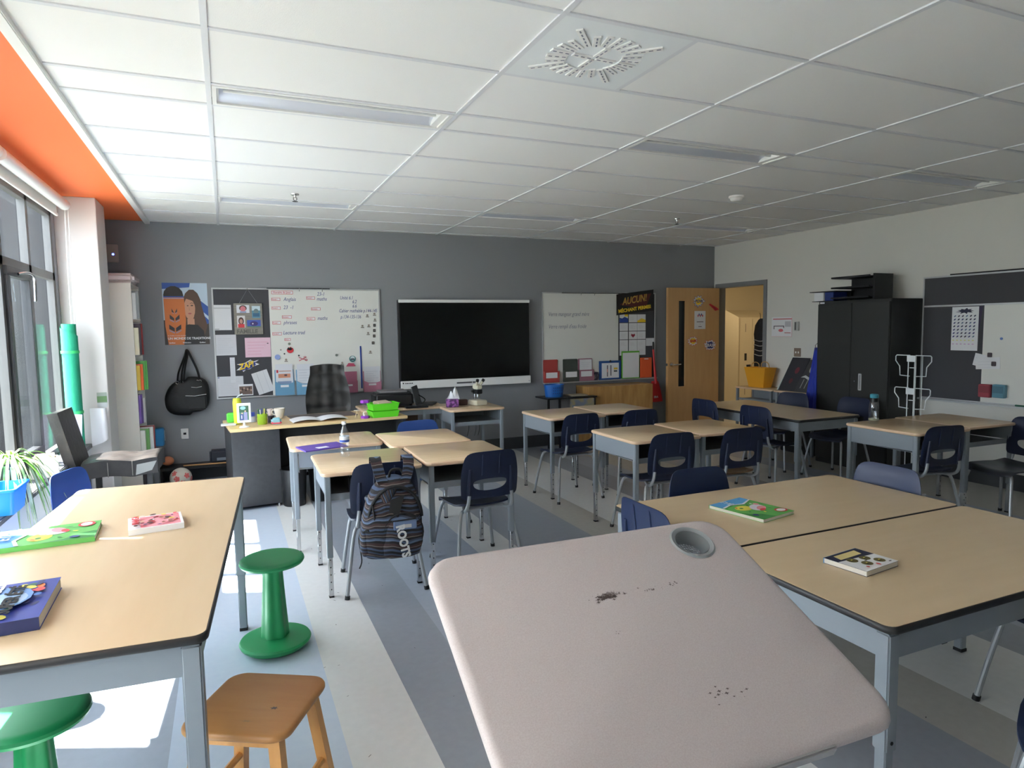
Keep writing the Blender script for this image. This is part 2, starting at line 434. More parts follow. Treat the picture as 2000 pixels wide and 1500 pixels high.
# air diffuser
t = thing('air_diffuser', 'square white ceiling air diffuser with radiating slots', 'air diffuser', (1.524, 2.529, ZC))
m_dif = mat('diffuser_panel', (226, 230, 232), 0.85); m_slot = mat('slot_dark', (132, 134, 150), 0.6)
MB().box(-.293, .293, -.293, .293, -.006, .004, m_dif).build('panel', t)
sl = MB(); dk = MB()
def slot(a, r0, r1):
    c, s_ = math.cos(a), math.sin(a); s0 = len(sl.v); sl.box(r0, r1, -.015, .015, -.012, -.006, m_white); sl.xf(Matrix.Rotation(a, 4, 'Z'), s0)
    n = max(2, int((r1 - r0) / .028)); s0 = len(dk.v)
    for q in range(n):
        u = r0 + (r1 - r0) * (q + .2) / n; dk.box(u, u + (r1 - r0) / n * .55, -.003, .003, -.0132, -.012, m_slot)
    dk.xf(Matrix.Rotation(a, 4, 'Z'), s0)
for q in range(24):
    a = 2 * PI * q / 24 + .06; diag = q % 6 == 3
    slot(a, .12 if not diag else .13, .21 if not diag else .29)
for a in (.06, PI / 2 + .06, PI + .06, 1.5 * PI + .06): slot(a, .01, .105)
sl.build('slots', t); dk.build('slot_openings', t)

t = thing('smoke_detector', 'round white smoke detector on the ceiling', 'smoke detector', (4.30, 4.716, ZC))
MB().lathe([(.001, -.05), (.035, -.048), (.05, -.035), (.055, -.02), (.065, -.015), (.065, 0)], m_white).build('housing', t)
def sprinkler(x, y, lab):
    t = thing('fire_sprinkler', lab, 'sprinkler', (x, y, ZC))
    MB().lathe([(.035, 0), (.033, -.008), (.012, -.012), (.01, -.03), (.001, -.03)], m_chrome, 16).build('body', t)
    k = MB(); k.tube([(-.012, 0, -.028), (-.014, 0, -.045), (0, 0, -.06), (.014, 0, -.045), (.012, 0, -.028)], .003, m_black, 6)
    k.lathe([(.001, -.06), (.022, -.06), (.024, -.063), (.001, -.064)], m_black, 12); k.build('deflector', t)
sprinkler(.612, 5.911, 'fire sprinkler on the ceiling left of centre, beside the far left strip light')
sprinkler(4.563, 5.91, 'fire sprinkler on the ceiling towards the door')

# ---- door opening, frame, leaf
m_dframe = mat('grey_door_frame', (126, 128, 130), 0.5)
fr = MB(); e = .05
for x0, x1 in ((XR - .012, XR + .132),):
    fr.box(x0, x1, DY0 - e, DY0 + .012, 0, DZ + e, m_dframe, .003); fr.box(x0, x1, DY1 - .012, DY1 + e, 0, DZ + e, m_dframe, .003); fr.box(x0, x1, DY0, DY1, DZ - .012, DZ + e, m_dframe, .003)
dr = struct(fr.build('door_1'))
m_dw = mat('maple_door', (206, 164, 112), 0.42, rgb2=(196, 152, 100), nscale=4, stretch=(6, 6, .6), sharp=(.2, .8))
leaf = MB(); a, b, y0, y1 = 5.765, 6.675, 7.655, 7.70
for x0, x1, z0, z1 in ((a, a + .185, .01, 2.12), (a + .30, b, .01, 2.12), (a + .185, a + .30, 1.935, 2.12), (a + .185, a + .30, .01, .71)): leaf.box(x0, x1, y0, y1, z0, z1, m_dw)
lf = leaf.build('door_leaf', dr)
MB().box(a + .185, a + .30, y0 + .018, y0 + .026, .71, 1.935, mat('dark_door_glass', (30, 32, 32), 0.08)).build('glass_strip', lf)
h = MB(); h.cyl((a + .06, y0 + .002, 1.03), (a + .06, y0 - .012, 1.03), .032, m_chrome); h.cyl((a + .06, y0 - .01, 1.03), (a + .06, y0 - .055, 1.03), .012, m_chrome)
h.tube([(a + .06, y0 - .05, 1.03), (a + .12, y0 - .055, 1.03), (a + .19, y0 - .045, 1.035)], .01, m_chrome, 8, 3)
h.cyl((a - .004, y0 + .022, 1.03), (a + .001, y0 + .022, 1.03), .02, m_chrome)
h.build('door_handle', lf)
# stickers & sheet on the door
def flatart(name, lab, cat, loc, face, w_, h_, base, layers, grp=None, rz=0, th=.0012, parent=None):
    o = sheet(MB(), w_, h_, base, layers, th=th).build(name, parent, fix=False)
    e = FACE[face]; o.rotation_euler = (e[0], e[1], e[2] + rz) if face != 'U' else (0, 0, rz); o.location = loc
    if lab: tag(o, lab, cat, grp)
    return o
def burst(lab, x, z, r, c1, c2, c3, word=None, seed=1, rot=0):
    t = thing('comic_sticker', lab, 'sticker', (x, y0 - .001, z))
    k = MB()
    for q, (m_, r1, r2) in enumerate(((c1, r, r * .72), (m_paper, r * .92, r * .66), (c2, r * .66, r * .5))):
        k.poly([(px, -.0005 - .0006 * q, pz) for px, pz in star(0, 0, r1, r2, 11, 1.15, .9, seed)], m_)
    k.build('burst', t, fix=False)
    if word: lettering(word, r * .62, c3, (0, -.003, -r * .2), 'N', t, shear=.2, bold=.002, align='CENTER')
burst('yellow and white comic burst sticker high on the wooden door', 6.30, 1.93, .095, m_ink, m_yel, m_ink, 'POW', 2)
burst('red and white comic burst sticker below the sheet on the wooden door', 6.20, 1.36, .085, m_red, m_yel, m_red, 'BAM', 3)
burst('dark comic burst sticker low on the door near its hinges', 6.51, 1.29, .10, m_red, m_ink, m_paper, 'CRASH', 5)
k = MB().poly([(x, 0, z) for x, z in ((-.09, .045), (-.06, .055), (.06, .0), (.10, -.03), (.03, -.05), (-.02, -.01))], m_red)
k.poly([(x, -.001, z) for x, z in ((-.05, .035), (.03, 0), (.06, -.03), (.03, -.035))], flat((150, 30, 50)))
o = tag(k.build('comic_sticker', fix=False), 'small red comic sticker near the top hinge side of the door', 'sticker'); o.location = (6.57, y0 - .002, 1.84)
dots = [(m_ink if q % 2 else m_red, blob(.32 + .1 * q, .74 + .06 * (q % 2), .045, .07)) for q in range(5)]
dp = flatart('door_notice', 'white paper notice taped to the wooden door', 'notice', (6.225, y0 - .002, 1.53), 'N', .20, .26, m_paper, dots + [(m_black, rect(.2, .38, .8, .41)), (m_black, rect(.35, .12, .65, .15)), (m_black, rect(.48, .25, .52, .27))])

# ---- corridor beyond the door
m_cream = mat('corridor_wall', (226, 214, 184), 0.7); m_lock = mat('locker_beige', (214, 200, 168), 0.45)
c = MB(); c.box(XR + .12, 11, 9.9, 10.0, 0, 2.7, m_cream); c.box(11, 11.1, 5, 10, 0, 2.7, m_cream); c.box(XR + .12, 11, 4.9, 5, 0, 2.7, m_cream); c.box(XR - .2, XR + .12, YB + .12, 10, 0, 2.7, m_cream)
struct(c.build('wall_corridor')); struct(MB().box(XR, 11, 4.9, 10, -.02, 0, fm['g']).build('floor_corridor')); struct(MB().box(XR + .1, 11, 4.9, 10, 2.7, 2.75, m_tile).build('ceiling_corridor'))
t = thing('ceiling_lamp', 'lit corridor ceiling light beyond the doorway', 'ceiling light', (8.3, 7.8, 2.7))
MB().box(-.35, .35, -.12, .12, -.05, -.002, m_white, .01).build('housing', t)
MB().box(-.32, .32, -.1, .1, -.056, -.051, mat('corridor_lamp_glow', (255, 236, 200), .5, emit=(255, 232, 196), estr=38.0)).build('diffuser', t)
def locker(x, lab):
    t = thing('locker', lab, 'locker', (x, 9.3, 0), group='corridor lockers')
    MB().prism([(0, .05), (.55, .05), (.55, 1.86), (0, 1.71)], 0, .3, m_lock, ax='x').build('body', t)
    d = MB().box(.006, .294, -.012, -.001, .09, 1.69, m_lock, .003).build('door', t)
    MB().box(.12, .165, -.022, -.012, .93, 1.06, mat('lock_grey', (60, 60, 60), .4, .5)).build('latch', d)
    k = MB(); k.box(.135, .142, -.014, -.012, 1.45, 1.6, m_blackmat); k.box(.135, .142, -.014, -.012, .3, .45, m_blackmat); k.build('vent', d)
locker(8.57, 'beige locker seen through the doorway, left of the pair'); locker(8.87, 'beige locker seen through the doorway, right of the pair'); locker(9.17, 'beige locker mostly hidden behind the hung coat')
t = thing('locker', 'end panel of the beige lockers at the left of the doorway', 'locker', (7.5, 8.6, 0))
MB().prism([(0, .05), (.42, .05), (.42, 1.705), (.20, 1.80), (0, 1.88)], 0, 1.2, m_lock, ax='y').build('body', t)
# ================================================================ FURNITURE
# ---- student chair (faces +y, origin on the floor under the seat)
def chair_back_mesh(m):
    def half(z):
        t = (z - .50) / .31
        return .196 + .020 * t - .052 * t ** 3
    out = []
    zt, zb = .81, .50
    W = lambda z: half(z)
    n = 96
    # outer loop as function of angle, starting right-middle
    def outer(a):
        c, s = math.cos(a), math.sin(a); e = 13
        r = (abs(c) ** e + abs(s) ** e) ** (-1 / e)
        x, y = c * r, s * r
        z = .655 + .155 * y - .012 * (y > 0) * abs(x) ** 6
        return x * W(z), z
    def hole(a):
        c, s = math.cos(a), math.sin(a)
        x = .118 * (abs(c) ** .8) * (1 if c > 0 else -1)
        z = .598 + (.030 * abs(s) ** .6 if s > 0 else -.048 * abs(s))
        return x, z
    th = .011
    def P(x, z, off):
        y = -.235 - .10 * (z - .5) + .28 * x * x + .035 * max(0, (z - .76) / .05) ** 2 * -.3
        nrm = Vector((-.5 * x * 1.1, 1, .1)).normalized()
        ed = 0
        return Vector((x, y, z)) + nrm * off
    K = 5; k = MB(); rings = []
    for side in (1, -1):
        for q in range(K + 1):
            t = q / K if side == 1 else 1 - q / K
            rg = []
            for i in range(n):
                a = 2 * PI * i / n; o = outer(a); h = hole(a)
                x = o[0] + (h[0] - o[0]) * t; z = o[1] + (h[1] - o[1]) * t
                off = th / 2 * side * (.35 if t in (0, 1) else 1)
                rg.append(P(x, z, off))
            rings.append(rg)
    k.rings(rings + [rings[0]], m, cap=False)
    for sx in (-1, 1):   # moulded ribs that hold the back posts
        k.tube([P(sx * .150, .505, -.008), P(sx * .148, .60, -.010), P(sx * .143, .70, -.006)], [.014, .014, .009], m, 8)
    for sx in (-.06, .06): k.tube([P(sx, .655, -.004), P(sx, .79, -.003)], [.006, .005], m, 6)
    return k
def seat_mesh(m):
    def fn(u, v):
        x = (u - .5) * 2; y = (v - .5) * 2
        w = .205 * (1 - .10 * (v < .5) * (.5 - v) * 2)
        e = 7; r = (abs(x) ** e + abs(y) ** e) ** (1 / e); mx = max(abs(x), abs(y), 1e-6); g = mx / r if r > 0 else 1
        X = x * g * w; Y = y * g * .205 + .005
        z = .435 - .012 * (1 - x * x) * (1 - y * y) + (.02 * max(0, -y - .55) / .45) - .03 * max(0, (y - .6) / .4) ** 2 + .012 * x * x
        return Vector((X, Y, z))
    return MB().grid(fn, 16, 16, m, th=(0, 0, -.012))
def make_chair(name, label, group, loc, rz, m=None, seatm=None, h=1.0):
    m = m or m_navy
    t = thing(name, label, 'chair', loc, rz, group)
    chair_back_mesh(m).build('backrest', t); seat_mesh(seatm or m).build('seat', t)
    for sx in (-1, 1):
        for sy in (-1, 1):
            k = MB().tube([(sx * .235, sy * .235 - .005, .018), (sx * .205, sy * .20, .22), (sx * .178, sy * .168, .375), (sx * .150, sy * .150, .408), (sx * .09, sy * .13, .413), (0, sy * .12, .413)], .0115, m_tubegrey, 9, 5)
            lg = k.build('leg', t)
            MB().cyl((sx * .237, sy * .237 - .005, 0), (sx * .234, sy * .234 - .005, .022), .0155, m_black, n=10).build('rubber_foot', lg)
        k = MB().tube([(sx * .11, -.06, .412), (sx * .145, -.16, .411), (sx * .160, -.215, .43), (sx * .156, -.243, .475), (sx * .150, -.247, .53)], .0115, m_tubegrey, 9, 6)
        k.build('back_post', t)
    return t
GC = 'navy classroom chairs'
ch0 = make_chair('student_chair', 'navy plastic chair with a striped backpack hung on its back', GC, (.865, 4.05, 0), R(-6))
def chair(x, y, rz, lab): return dup(ch0, (x, y, 0), R(rz), lab)
_cb = []
def chairb(x, y, rz, lab):
    if not _cb: _cb.append(make_chair('student_chair', lab, GC, (x, y, 0), R(rz), m=mat('dark_blue_plastic', (22, 37, 72), 0.42, bump=0.08, bscale=400))); return _cb[0]
    return dup(_cb[0], (x, y, 0), R(rz), lab)
chair(1.515, 4.10, 4, 'navy plastic chair pulled up to the desk right of the backpack chair')
chair(2.915, 5.38, 2, 'navy plastic chair at the left desk of the back row')
chair(3.555, 5.36, -2, 'navy plastic chair at the right back-row desk, before the wooden box')
chair(2.985, 4.12, -3, 'navy plastic chair at the left desk of the middle pair')
make_chair('student_chair', 'navy-backed chair with a brown seat, right desk of the middle pair', GC, (3.585, 4.06, 0), R(-2), seatm=mat('brown_plastic_seat', (112, 84, 58), .3))
chair(4.86, 5.50, -88, 'navy plastic chair at the back table nearest the open door')
c8 = chair(4.88, 4.80, -86, 'navy plastic chair at the near left side of the back table')
chair(5.62, 5.45, 100, 'navy plastic chair behind the back table, nearest the yellow bag')
chair(5.75, 4.80, 92, 'navy plastic chair behind the back table, nearest the dark cabinet')
chair(4.97, 3.42, -8, 'navy plastic chair pushed in at the desk with the clear bottle')
make_chair('student_chair', 'dark grey plastic chair at the right edge, facing left under the desk pair', GC, (5.62, 3.12, 0), R(80), seatm=mat('dark_grey_seat', (52, 54, 62), .3))
chairb(2.33, 2.56, 178, 'navy plastic chair behind the big tables, back to the middle desks')
chairb(3.03, 2.40, 92, 'blue chair with shiny backrest at the right end of the rear big table')
chairb(1.93, 2.37, -90, 'dark blue chair at the left end of the rear big table')
chair(3.05, 1.39, 86, 'chair under the right end of the front big table, lower right edge')
chairb(2.225, .925, 115, 'navy chair whose seat corner shows in the bottom right corner')

m_blue2 = mat('blue_plastic', (42, 74, 142), 0.38, bump=0.08, bscale=400)
make_chair('student_chair', 'brighter blue chair at the far side of the four front desks', GC, (1.52, 5.16, 0), R(188), m=m_blue2)
make_chair('student_chair', 'blue chair squeezed between the window sill and the left table', GC, (-.60, 4.32, 0), R(-108), m=m_blue2)

# ---- student desk (user sits on the -y side, opening towards -y)
def make_desk(label, loc, rz, group='open-front student desks', w=.61, d=.66):
    t = thing('student_desk', label, 'desk', loc, rz, group)
    hw, hd, H = w / 2, d / 2, .755
    o = rrect(-hw, hw, -hd, hd, .045, 6)
    MB().prism(o, H - .024, H, m_lam, m_lamedge, bull=.010).build('tabletop', t)
    i = .028; th = .003
    x0, x1, y0, y1, zt, zb = -hw + i, hw - i, -hd + i, hd - i, H - .024, .60
    for sx in (-1, 1):
        xx = sx * (hw - i)
        k = MB().prism([(y0 + .03, zt), (y1, zt), (y1, zb), (y0 + .03, zb + .012)], min(xx - sx * th, xx), max(xx - sx * th, xx), m_metal, ax='x'); k.build('side_panel', t)
    k = MB(); k.box(x0, x1, y1 - th, y1, zb, zt, m_metal); k.box(x0, x1, y0 + .03, y1, zb, zb + th, m_metal); k.box(x0, x1, y0 + .028, y0 + .034, zb - .022, zb + .018, m_metal); k.build('book_box', t)
    for sx in (-1, 1):
        for sy in (-1, 1):
            cx, cy = sx * (hw - i - .008), sy * (hd - i - .008)
            k = MB().box(cx - .017, cx + .017, cy - .017, cy + .017, .24, H - .022, m_metal, .004)
            lg = k.build('leg', t)
            k = MB().box(cx - .0135, cx + .0135, cy - .0135, cy + .0135, .008, .26, m_chrome, .003)
            ex = k.build('leg_extension', lg)
            k = MB()
            for q in range(5):
                z = .05 + q * .045; k.cyl((cx, cy - .0137, z), (cx, cy - .0142, z), .004, m_blackmat, n=8)
            k.box(cx - .014, cx + .014, cy - .014, cy + .014, 0, .01, m_blackmat)
            k.build('holes_and_foot', lg)
    return t
D0 = make_desk('student desk with the purple folder, its open side facing the window', (.735, 5.10, 0), R(-92))
def desk(x, y, rz, lab): return dup(D0, (x, y, 0), R(rz), lab)
desk(.80, 4.205, -1, 'student desk with the water bottle and the backpack chair')
desk(1.375, 4.90, 179, 'student desk at the far right of the front four')
desk(1.435, 4.215, -1, 'student desk at the near right of the front four')
desk(2.995, 5.62, 0, 'student desk at the left of the back row'); desk(3.625, 5.70, 0, 'student desk at the right of the back row, before the wooden box')
desk(2.985, 4.245, -1, 'student desk at the left of the middle pair'); desk(3.62, 4.28, -1, 'student desk at the right of the middle pair')
desk(5.02, 3.54, -2, 'student desk with the clear water bottle standing on it'); desk(5.64, 3.56, -2, 'student desk beside the right wall, open metal box showing')
desk(2.39, 6.66, -1, 'student desk against the far wall carrying the tissue box and microscope')
# adjustable desk for the printer and laptop
t = thing('side_desk', 'wood-topped desk under the interactive screen carrying the printer and laptop', 'desk', (1.73, 6.98, 0), R(-2))
MB().prism(rrect(-.45, .45, -.26, .30, .04), .735, .757, m_lam, m_lamedge, bull=.008).build('tabletop', t)
MB().box(-.26, .16, -.1, -.08, .25, .735, mat('brown_panel', (120, 92, 66), .6)).build('modesty_panel', t)
for sx in (-.41, .20, .41):
    for sy in (-.22, .26):
        if sx == .20 and sy > 0: continue
        MB().box(sx - .018, sx + .018, sy - .018, sy + .018, 0, .735, m_metal, .004).build('leg', t)
MB().box(-.41, .41, -.235, -.215, .68, .735, m_metal).build('apron', t)

# ---- activity tables (long side along y or x)
def make_table(label, loc, rz, L_, W_, H, topm=m_maple, group='black-edged activity tables'):
    t = thing('activity_table', label, 'table', loc, rz, group)
    hx, hy = L_ / 2, W_ / 2
    k = MB(); k.prism(rrect(-hx, hx, -hy, hy, .035, 5), H - .024, H - .0008, m_blackedge, m_blackedge, bull=.006); k.build('edge_band', t)
    MB().prism(rrect(-hx + .006, hx - .006, -hy + .006, hy - .006, .030, 5), H - .006, H, topm).build('tabletop', t)
    k = MB(); a, b = hx - .03, hy - .03
    k.box(-a, a, -b, -b + .02, H - .115, H - .030, m_metal); k.box(-a, a, b - .02, b, H - .115, H - .030, m_metal)
    k.box(-a, -a + .02, -b, b, H - .115, H - .030, m_metal); k.box(a - .02, a, -b, b, H - .115, H - .030, m_metal); k.build('apron', t)
    for sx in (-1, 1):
        for sy in (-1, 1):
            cx, cy = sx * (a - .012), sy * (b - .012)
            lg = MB().box(cx - .024, cx + .024, cy - .024, cy + .024, .30, H - .032, m_metal, .005).build('leg', t)
            k = MB().box(cx - .019, cx + .019, cy - .019, cy + .019, .012, .31, m_metal, .004); k.box(cx - .02, cx + .02, cy - .02, cy + .02, 0, .014, m_blackmat)
            k.cyl((cx, cy - .0245, .33), (cx, cy - .026, .33), .006, m_blackmat, n=8); k.cyl((cx + .0245, cy, .33), (cx + .026, cy, .33), .006, m_blackmat, n=8)
            k.build('leg_extension', lg)
    return t
make_table('long pale wood table by the window with comic books on it', (-.371, 2.78, 0), R(85.9), 1.94, .765, .82, group='black-edged activity tables')
make_table('black-edged table behind its twin, right foreground, with a green comic book', (2.495, 2.365, 0), R(0), 1.50, .75, .70)
make_table('black-edged table at the right front, with a small comic book', (2.495, 1.612, 0), R(0), 1.50, .74, .70)
make_table('black-edged table at the back near the open door', (5.22, 5.20, 0), R(89), 1.56, .80, .70)

# ---- tilted standing desk in the foreground
m_stone = mat('pinkish_grey_laminate', (182, 172, 174), 0.42, rgb2=(194, 186, 188), nscale=420, sharp=(.3, .7), bump=0.02, bscale=500)
ang = R(23.5)
t = thing('standing_desk', 'tilted grey speckled standing desk with a round cup holder in the foreground', 'desk', (.72, .99, 0), R(-1.7))
TM = Matrix.Translation((0, 0, 1.012)) @ Matrix.Rotation(ang, 4, 'X')
hx, hy = .364, .281
# top with a real round hole
def rounded(a, hx_, hy_, e=8.0):
    c, s = math.cos(a), math.sin(a); rr = .058; lo, hi = 0.0, 1.0
    for _ in range(24):
        m_ = (lo + hi) / 2; qx, qy = abs(c * m_) - hx_ + rr, abs(s * m_) - hy_ + rr
        if math.hypot(max(qx, 0), max(qy, 0)) + min(max(qx, qy), 0) - rr > 0: hi = m_
        else: lo = m_
    return c * lo, s * lo
hc = (.243, .204); hr = .044
k = MB(); n = 160
def lvl(ins, z): return [Vector((*rounded(2 * PI * i / n, hx - ins, hy - ins), z)) for i in range(n)]
def hl(r, z):
    out = []
    for i in range(n):
        ox, oy = rounded(2 * PI * i / n, hx, hy); d = Vector((ox - hc[0], oy - hc[1])).normalized(); out.append(Vector((hc[0] + d.x * r, hc[1] + d.y * r, z)))
    return out
rings = [lvl(.016, -.034), lvl(.004, -.026), lvl(0, -.016), lvl(.003, -.007), lvl(.010, -.002), lvl(.018, 0), hl(hr, 0), hl(hr, -.034), lvl(.016, -.034)]
k.rings(rings, m_stone, cap=False); k.xf(TM); top = k.build('tabletop', t, sharp=50)
k = MB(); c = (hc[0], hc[1], 0)
k.lathe([(hr - .005, .001), (hr + .004, .0045), (hr + .008, .001), (hr + .004, -.001), (hr - .003, -.001), (hr - .006, -.038), (hr - .007, -.038), (hr - .006, .001)], mat('grey_holder', (150, 156, 160), .35, .3), 40, c, cap=False)
for q in range(-6, 7):
    w_ = math.sqrt(max(0, (hr - .006) ** 2 - (q * .006) ** 2)); k.box(c[0] - w_, c[0] + w_, c[1] + q * .006 - .0009, c[1] + q * .006 + .0009, -.038, -.036, m_tubegrey)
    k.box(c[0] + q * .006 - .0009, c[0] + q * .006 + .0009, c[1] - w_, c[1] + w_, -.038, -.036, m_tubegrey)
k.xf(TM); k.build('cup_holder', t)
m_mark = mat('dark_scratch', (96, 84, 84), .7); k = MB(); rn = random.Random(11)
def marks(u, v, n_, su, sv, r0, r1):
    for _ in range(n_):
        x = u + rn.gauss(0, su); y = v + rn.gauss(0, sv); r = rn.uniform(r0, r1); a = rn.uniform(0, PI)
        k.poly([(x + px, y + py, .0004) for px, py in star(0, 0, r, r * .4, 4, 1.3, .7, rn.randint(0, 999))], m_mark)
k.poly([(-.028 + px, .101 + py, .0003) for px, py in star(0, 0, .017, .012, 8, 1.3, .55, 3)], mat('grey_smear', (146, 138, 138), .6)); marks(-.034, .098, 70, .012, .004, .0012, .0055); marks(-.012, .105, 20, .008, .004, .0008, .003); marks(.065, .096, 18, .012, .003, .001, .003); marks(.124, .100, 12, .008, .003, .001, .003)
marks(-.057, .01, 4, .006, .003, .0008, .002); marks(.06, -.155, 14, .02, .012, .001, .0045)
k.xf(TM); k.build('scratches', top, fix=False)
k = MB().box(-.25, .20, -hy - .004, -hy + .012, -.030, -.008, mat('steel_lip', (176, 174, 176), .35, .6), .003); k.xf(TM); k.build('front_lip', t)
for sx in (-.28, .20):
    k = MB().tube([(sx, .0, .975), (sx, .0, .5), (sx, .0, .02)], .015, m_white, 14); k.build('leg', t)
    k = MB().tube([(sx, -.22, .02), (sx, .25, .02)], .018, m_tubegrey, 12); k.build('foot', t)
    k = MB(); s0 = 0; k.box(sx - .02, sx + .02, -.24, .24, -.06, -.032, m_tubegrey, .004); k.xf(TM); k.build('tilt_bracket', t)
MB().tube([(-.28, .0, .12), (.20, .0, .12)], .012, m_tubegrey, 10).build('foot_rail', t)

# ---- wobble stools
def make_wobble(label, loc, rz):
    t = thing('wobble_stool', label, 'stool', loc, rz, 'green wobble stools')
    MB().lathe([(.001, .425), (.06, .423), (.13, .430), (.148, .436), (.154, .447), (.152, .457), (.142, .464), (.12, .466), (.001, .463)], m_green, 48).build('seat', t)
    rings = []
    for q in range(11):
        z = .05 + .375 * q / 10; r0 = .047 + .022 * (1 - q / 10) ** 1.2 + (.012 if q == 10 else 0)
        rings.append([((r0 * (1 - .13 * (1 - math.cos(6 * a)) / 2)) * math.cos(a), (r0 * (1 - .13 * (1 - math.cos(6 * a)) / 2)) * math.sin(a), z) for a in [2 * PI * i / 60 for i in range(60)]])
    MB().rings(rings, m_green).build('stem', t)
    k = MB().lathe([(.001, .0), (.10, .0), (.145, .012), (.166, .028), (.172, .042), (.166, .052), (.15, .056), (.09, .060), (.07, .066), (.001, .066)], m_green, 48)
    k.build('base', t)
    return t
wb_ = make_wobble('green wobble stool standing right of the window table', (.178, 3.40, 0), 0)
dup(wb_, (-.565, 2.29, 0), .3, 'green wobble stool under the window table, bottom left corner')

# ---- wooden stool
m_birch = mat('worn_wood', (178, 128, 76), .42, rgb2=(168, 116, 66), nscale=6, stretch=(1, 7, 7), sharp=(.2, .8), bump=.02, bscale=40)
m_birch2 = mat('light_wood_legs', (214, 158, 92), .4, rgb2=(204, 146, 80), nscale=5, stretch=(6, 6, 1))
t = thing('wooden_stool', 'worn square wooden stool with splayed legs at the bottom', 'stool', (.055, 2.06, 0), R(-30))
k = MB().prism(rrect(-.165, .165, -.165, .165, .055, 8), .440, .466, m_birch, bull=.012)
st = k.build('seat', t, sharp=50)
k = MB(); k.poly([(.07 + x, -.03 + y, .4664) for x, y in star(0, 0, .011, .006, 6, 1.2, .8, 4)], m_mark); k.poly([(.02 + x, -.10 + y, .4664) for x, y in star(0, 0, .016, .006, 6, 1.4, .4, 9)], mat('faded_mark', (150, 116, 78), .5)); k.build('wear_marks', st, fix=False)
legp = {}
for sx in (-1, 1):
    for sy in (-1, 1):
        k = MB(); a = Vector((sx * .115, sy * .115, .44)); b = Vector((sx * .165, sy * .165, 0)); e = .017
        rg = [[(p.x + dx * e, p.y + dy * e, p.z) for dx, dy in ((-1, -1), (1, -1), (1, 1), (-1, 1))] for p in (b, a)]
        k.rings(rg, m_birch2); k.build('leg', t)
for s_ in (-1, 1):
    k = MB(); k.box(-.10, .10, s_ * .117 - .008, s_ * .117 + .008, .405, .44, m_birch2); k.build('apron', t)
    k = MB(); k.box(s_ * .117 - .008, s_ * .117 + .008, -.10, .10, .405, .44, m_birch2); k.build('apron', t)
    k = MB(); k.tube([(-.152, s_ * .152, .12), (.152, s_ * .152, .12)], .012, m_birch2, 8); k.build('stretcher', t)
    k = MB(); k.tube([(s_ * .14, -.14, .20), (s_ * .14, .14, .20)], .012, m_birch2, 8); k.build('stretcher', t)

# ---- teacher's desk
m_dgrey = mat('dark_grey_panel', (52, 53, 56), .42, rgb2=(47, 48, 51), nscale=30)
t = thing('teacher_desk', 'large desk with pale wood top and dark grey panels', 'desk', (.79, 6.575, 0), R(5.0))
m_oak = mat('light_oak_top', (222, 194, 146), .4, rgb2=(212, 182, 132), nscale=4, stretch=(1, 8, 1), sharp=(.2, .8))
MB().box(-.81, .81, -.35, .35, .712, .74, m_oak, .003).build('tabletop', t)
MB().box(-.80, -.395, -.32, .32, .03, .712, m_dgrey, .004).build('drawer_pedestal', t)
MB().box(-.395, .78, -.10, -.08, .28, .712, m_blackmat).build('modesty_panel', t)
MB().box(.77, .80, -.32, .32, .0, .712, m_dgrey, .003).build('end_panel', t)
for sx in (-.77, -.42):
    for sy in (-.29, .29): MB().cyl((sx, sy, 0), (sx, sy, .03), .014, m_chrome, n=12).build('leveling_foot', t)
# ---- waste bins
def bin_(x, y, lab, r=.12, h=.30):
    t = thing('waste_bin', lab, 'bin', (x, y, 0), 0, 'black waste bins')
    MB().lathe([(.001, .004), (r * .8, .004), (r * .82, 0), (r * .84, .004), (r, h - .012), (r + .006, h - .01), (r + .006, h), (r - .004, h), (r * .8, .01), (.001, .01)], m_black, 32, cap=False).build('body', t)
bin_(.53, 6.22, 'black waste bin beside the teacher desk pedestal, left one', .115, .34); bin_(.78, 6.30, 'black waste bin beneath the teacher desk, right one', .115, .30)

# ---- executive chair
t = thing('office_chair', 'black leather office chair behind the teacher desk', 'chair', (.98, 7.10, 0), R(172))
def ob(u, v):
    x = (u - .5) * 2; z = .56 + .64 * v; w = .20 + .045 * math.sin(PI * min(1, v * 1.15)) - .02 * v
    ridge = .022 * abs(math.sin(v * PI * 3.5)) ** .5 + .0025 * math.cos(x * 11)
    return Vector((x * w, -.20 - .14 * v + .05 * abs(x) ** 3 + ridge * (1 - x ** 4) + .02 * (1 - x * x), z + .02 * (1 - x * x) * v))
k = MB().grid(ob, 18, 36, m_leather, th=(0, -.07, 0)); k.build('backrest', t, sharp=70)
MB().box(-.25, .25, -.20, .27, .44, .54, m_leather, .035).build('seat', t)
for sx in (-1, 1):
    MB().tube([(sx * .25, -.12, .50), (sx * .30, -.12, .62), (sx * .30, -.06, .68), (sx * .30, .14, .69), (sx * .29, .2, .66)], [.018, .018, .028, .03, .022], m_black, 10, 5, .6).build('armrest', t)
MB().cyl((0, 0, .10), (0, 0, .44), .03, m_black).build('gas_post', t)
for q in range(5):
    a = 2 * PI * q / 5; c_, s_ = math.cos(a), math.sin(a)
    lg = MB().tube([(0, 0, .12), (.15 * c_, .15 * s_, .10), (.29 * c_, .29 * s_, .075)], [.03, .024, .016], m_black, 8).build('base_leg', t)
    MB().cyl((.29 * c_ - .02 * s_, .29 * s_ + .02 * c_, .03), (.29 * c_ + .02 * s_, .29 * s_ - .02 * c_, .03), .03, m_black, n=14).build('caster', lg)

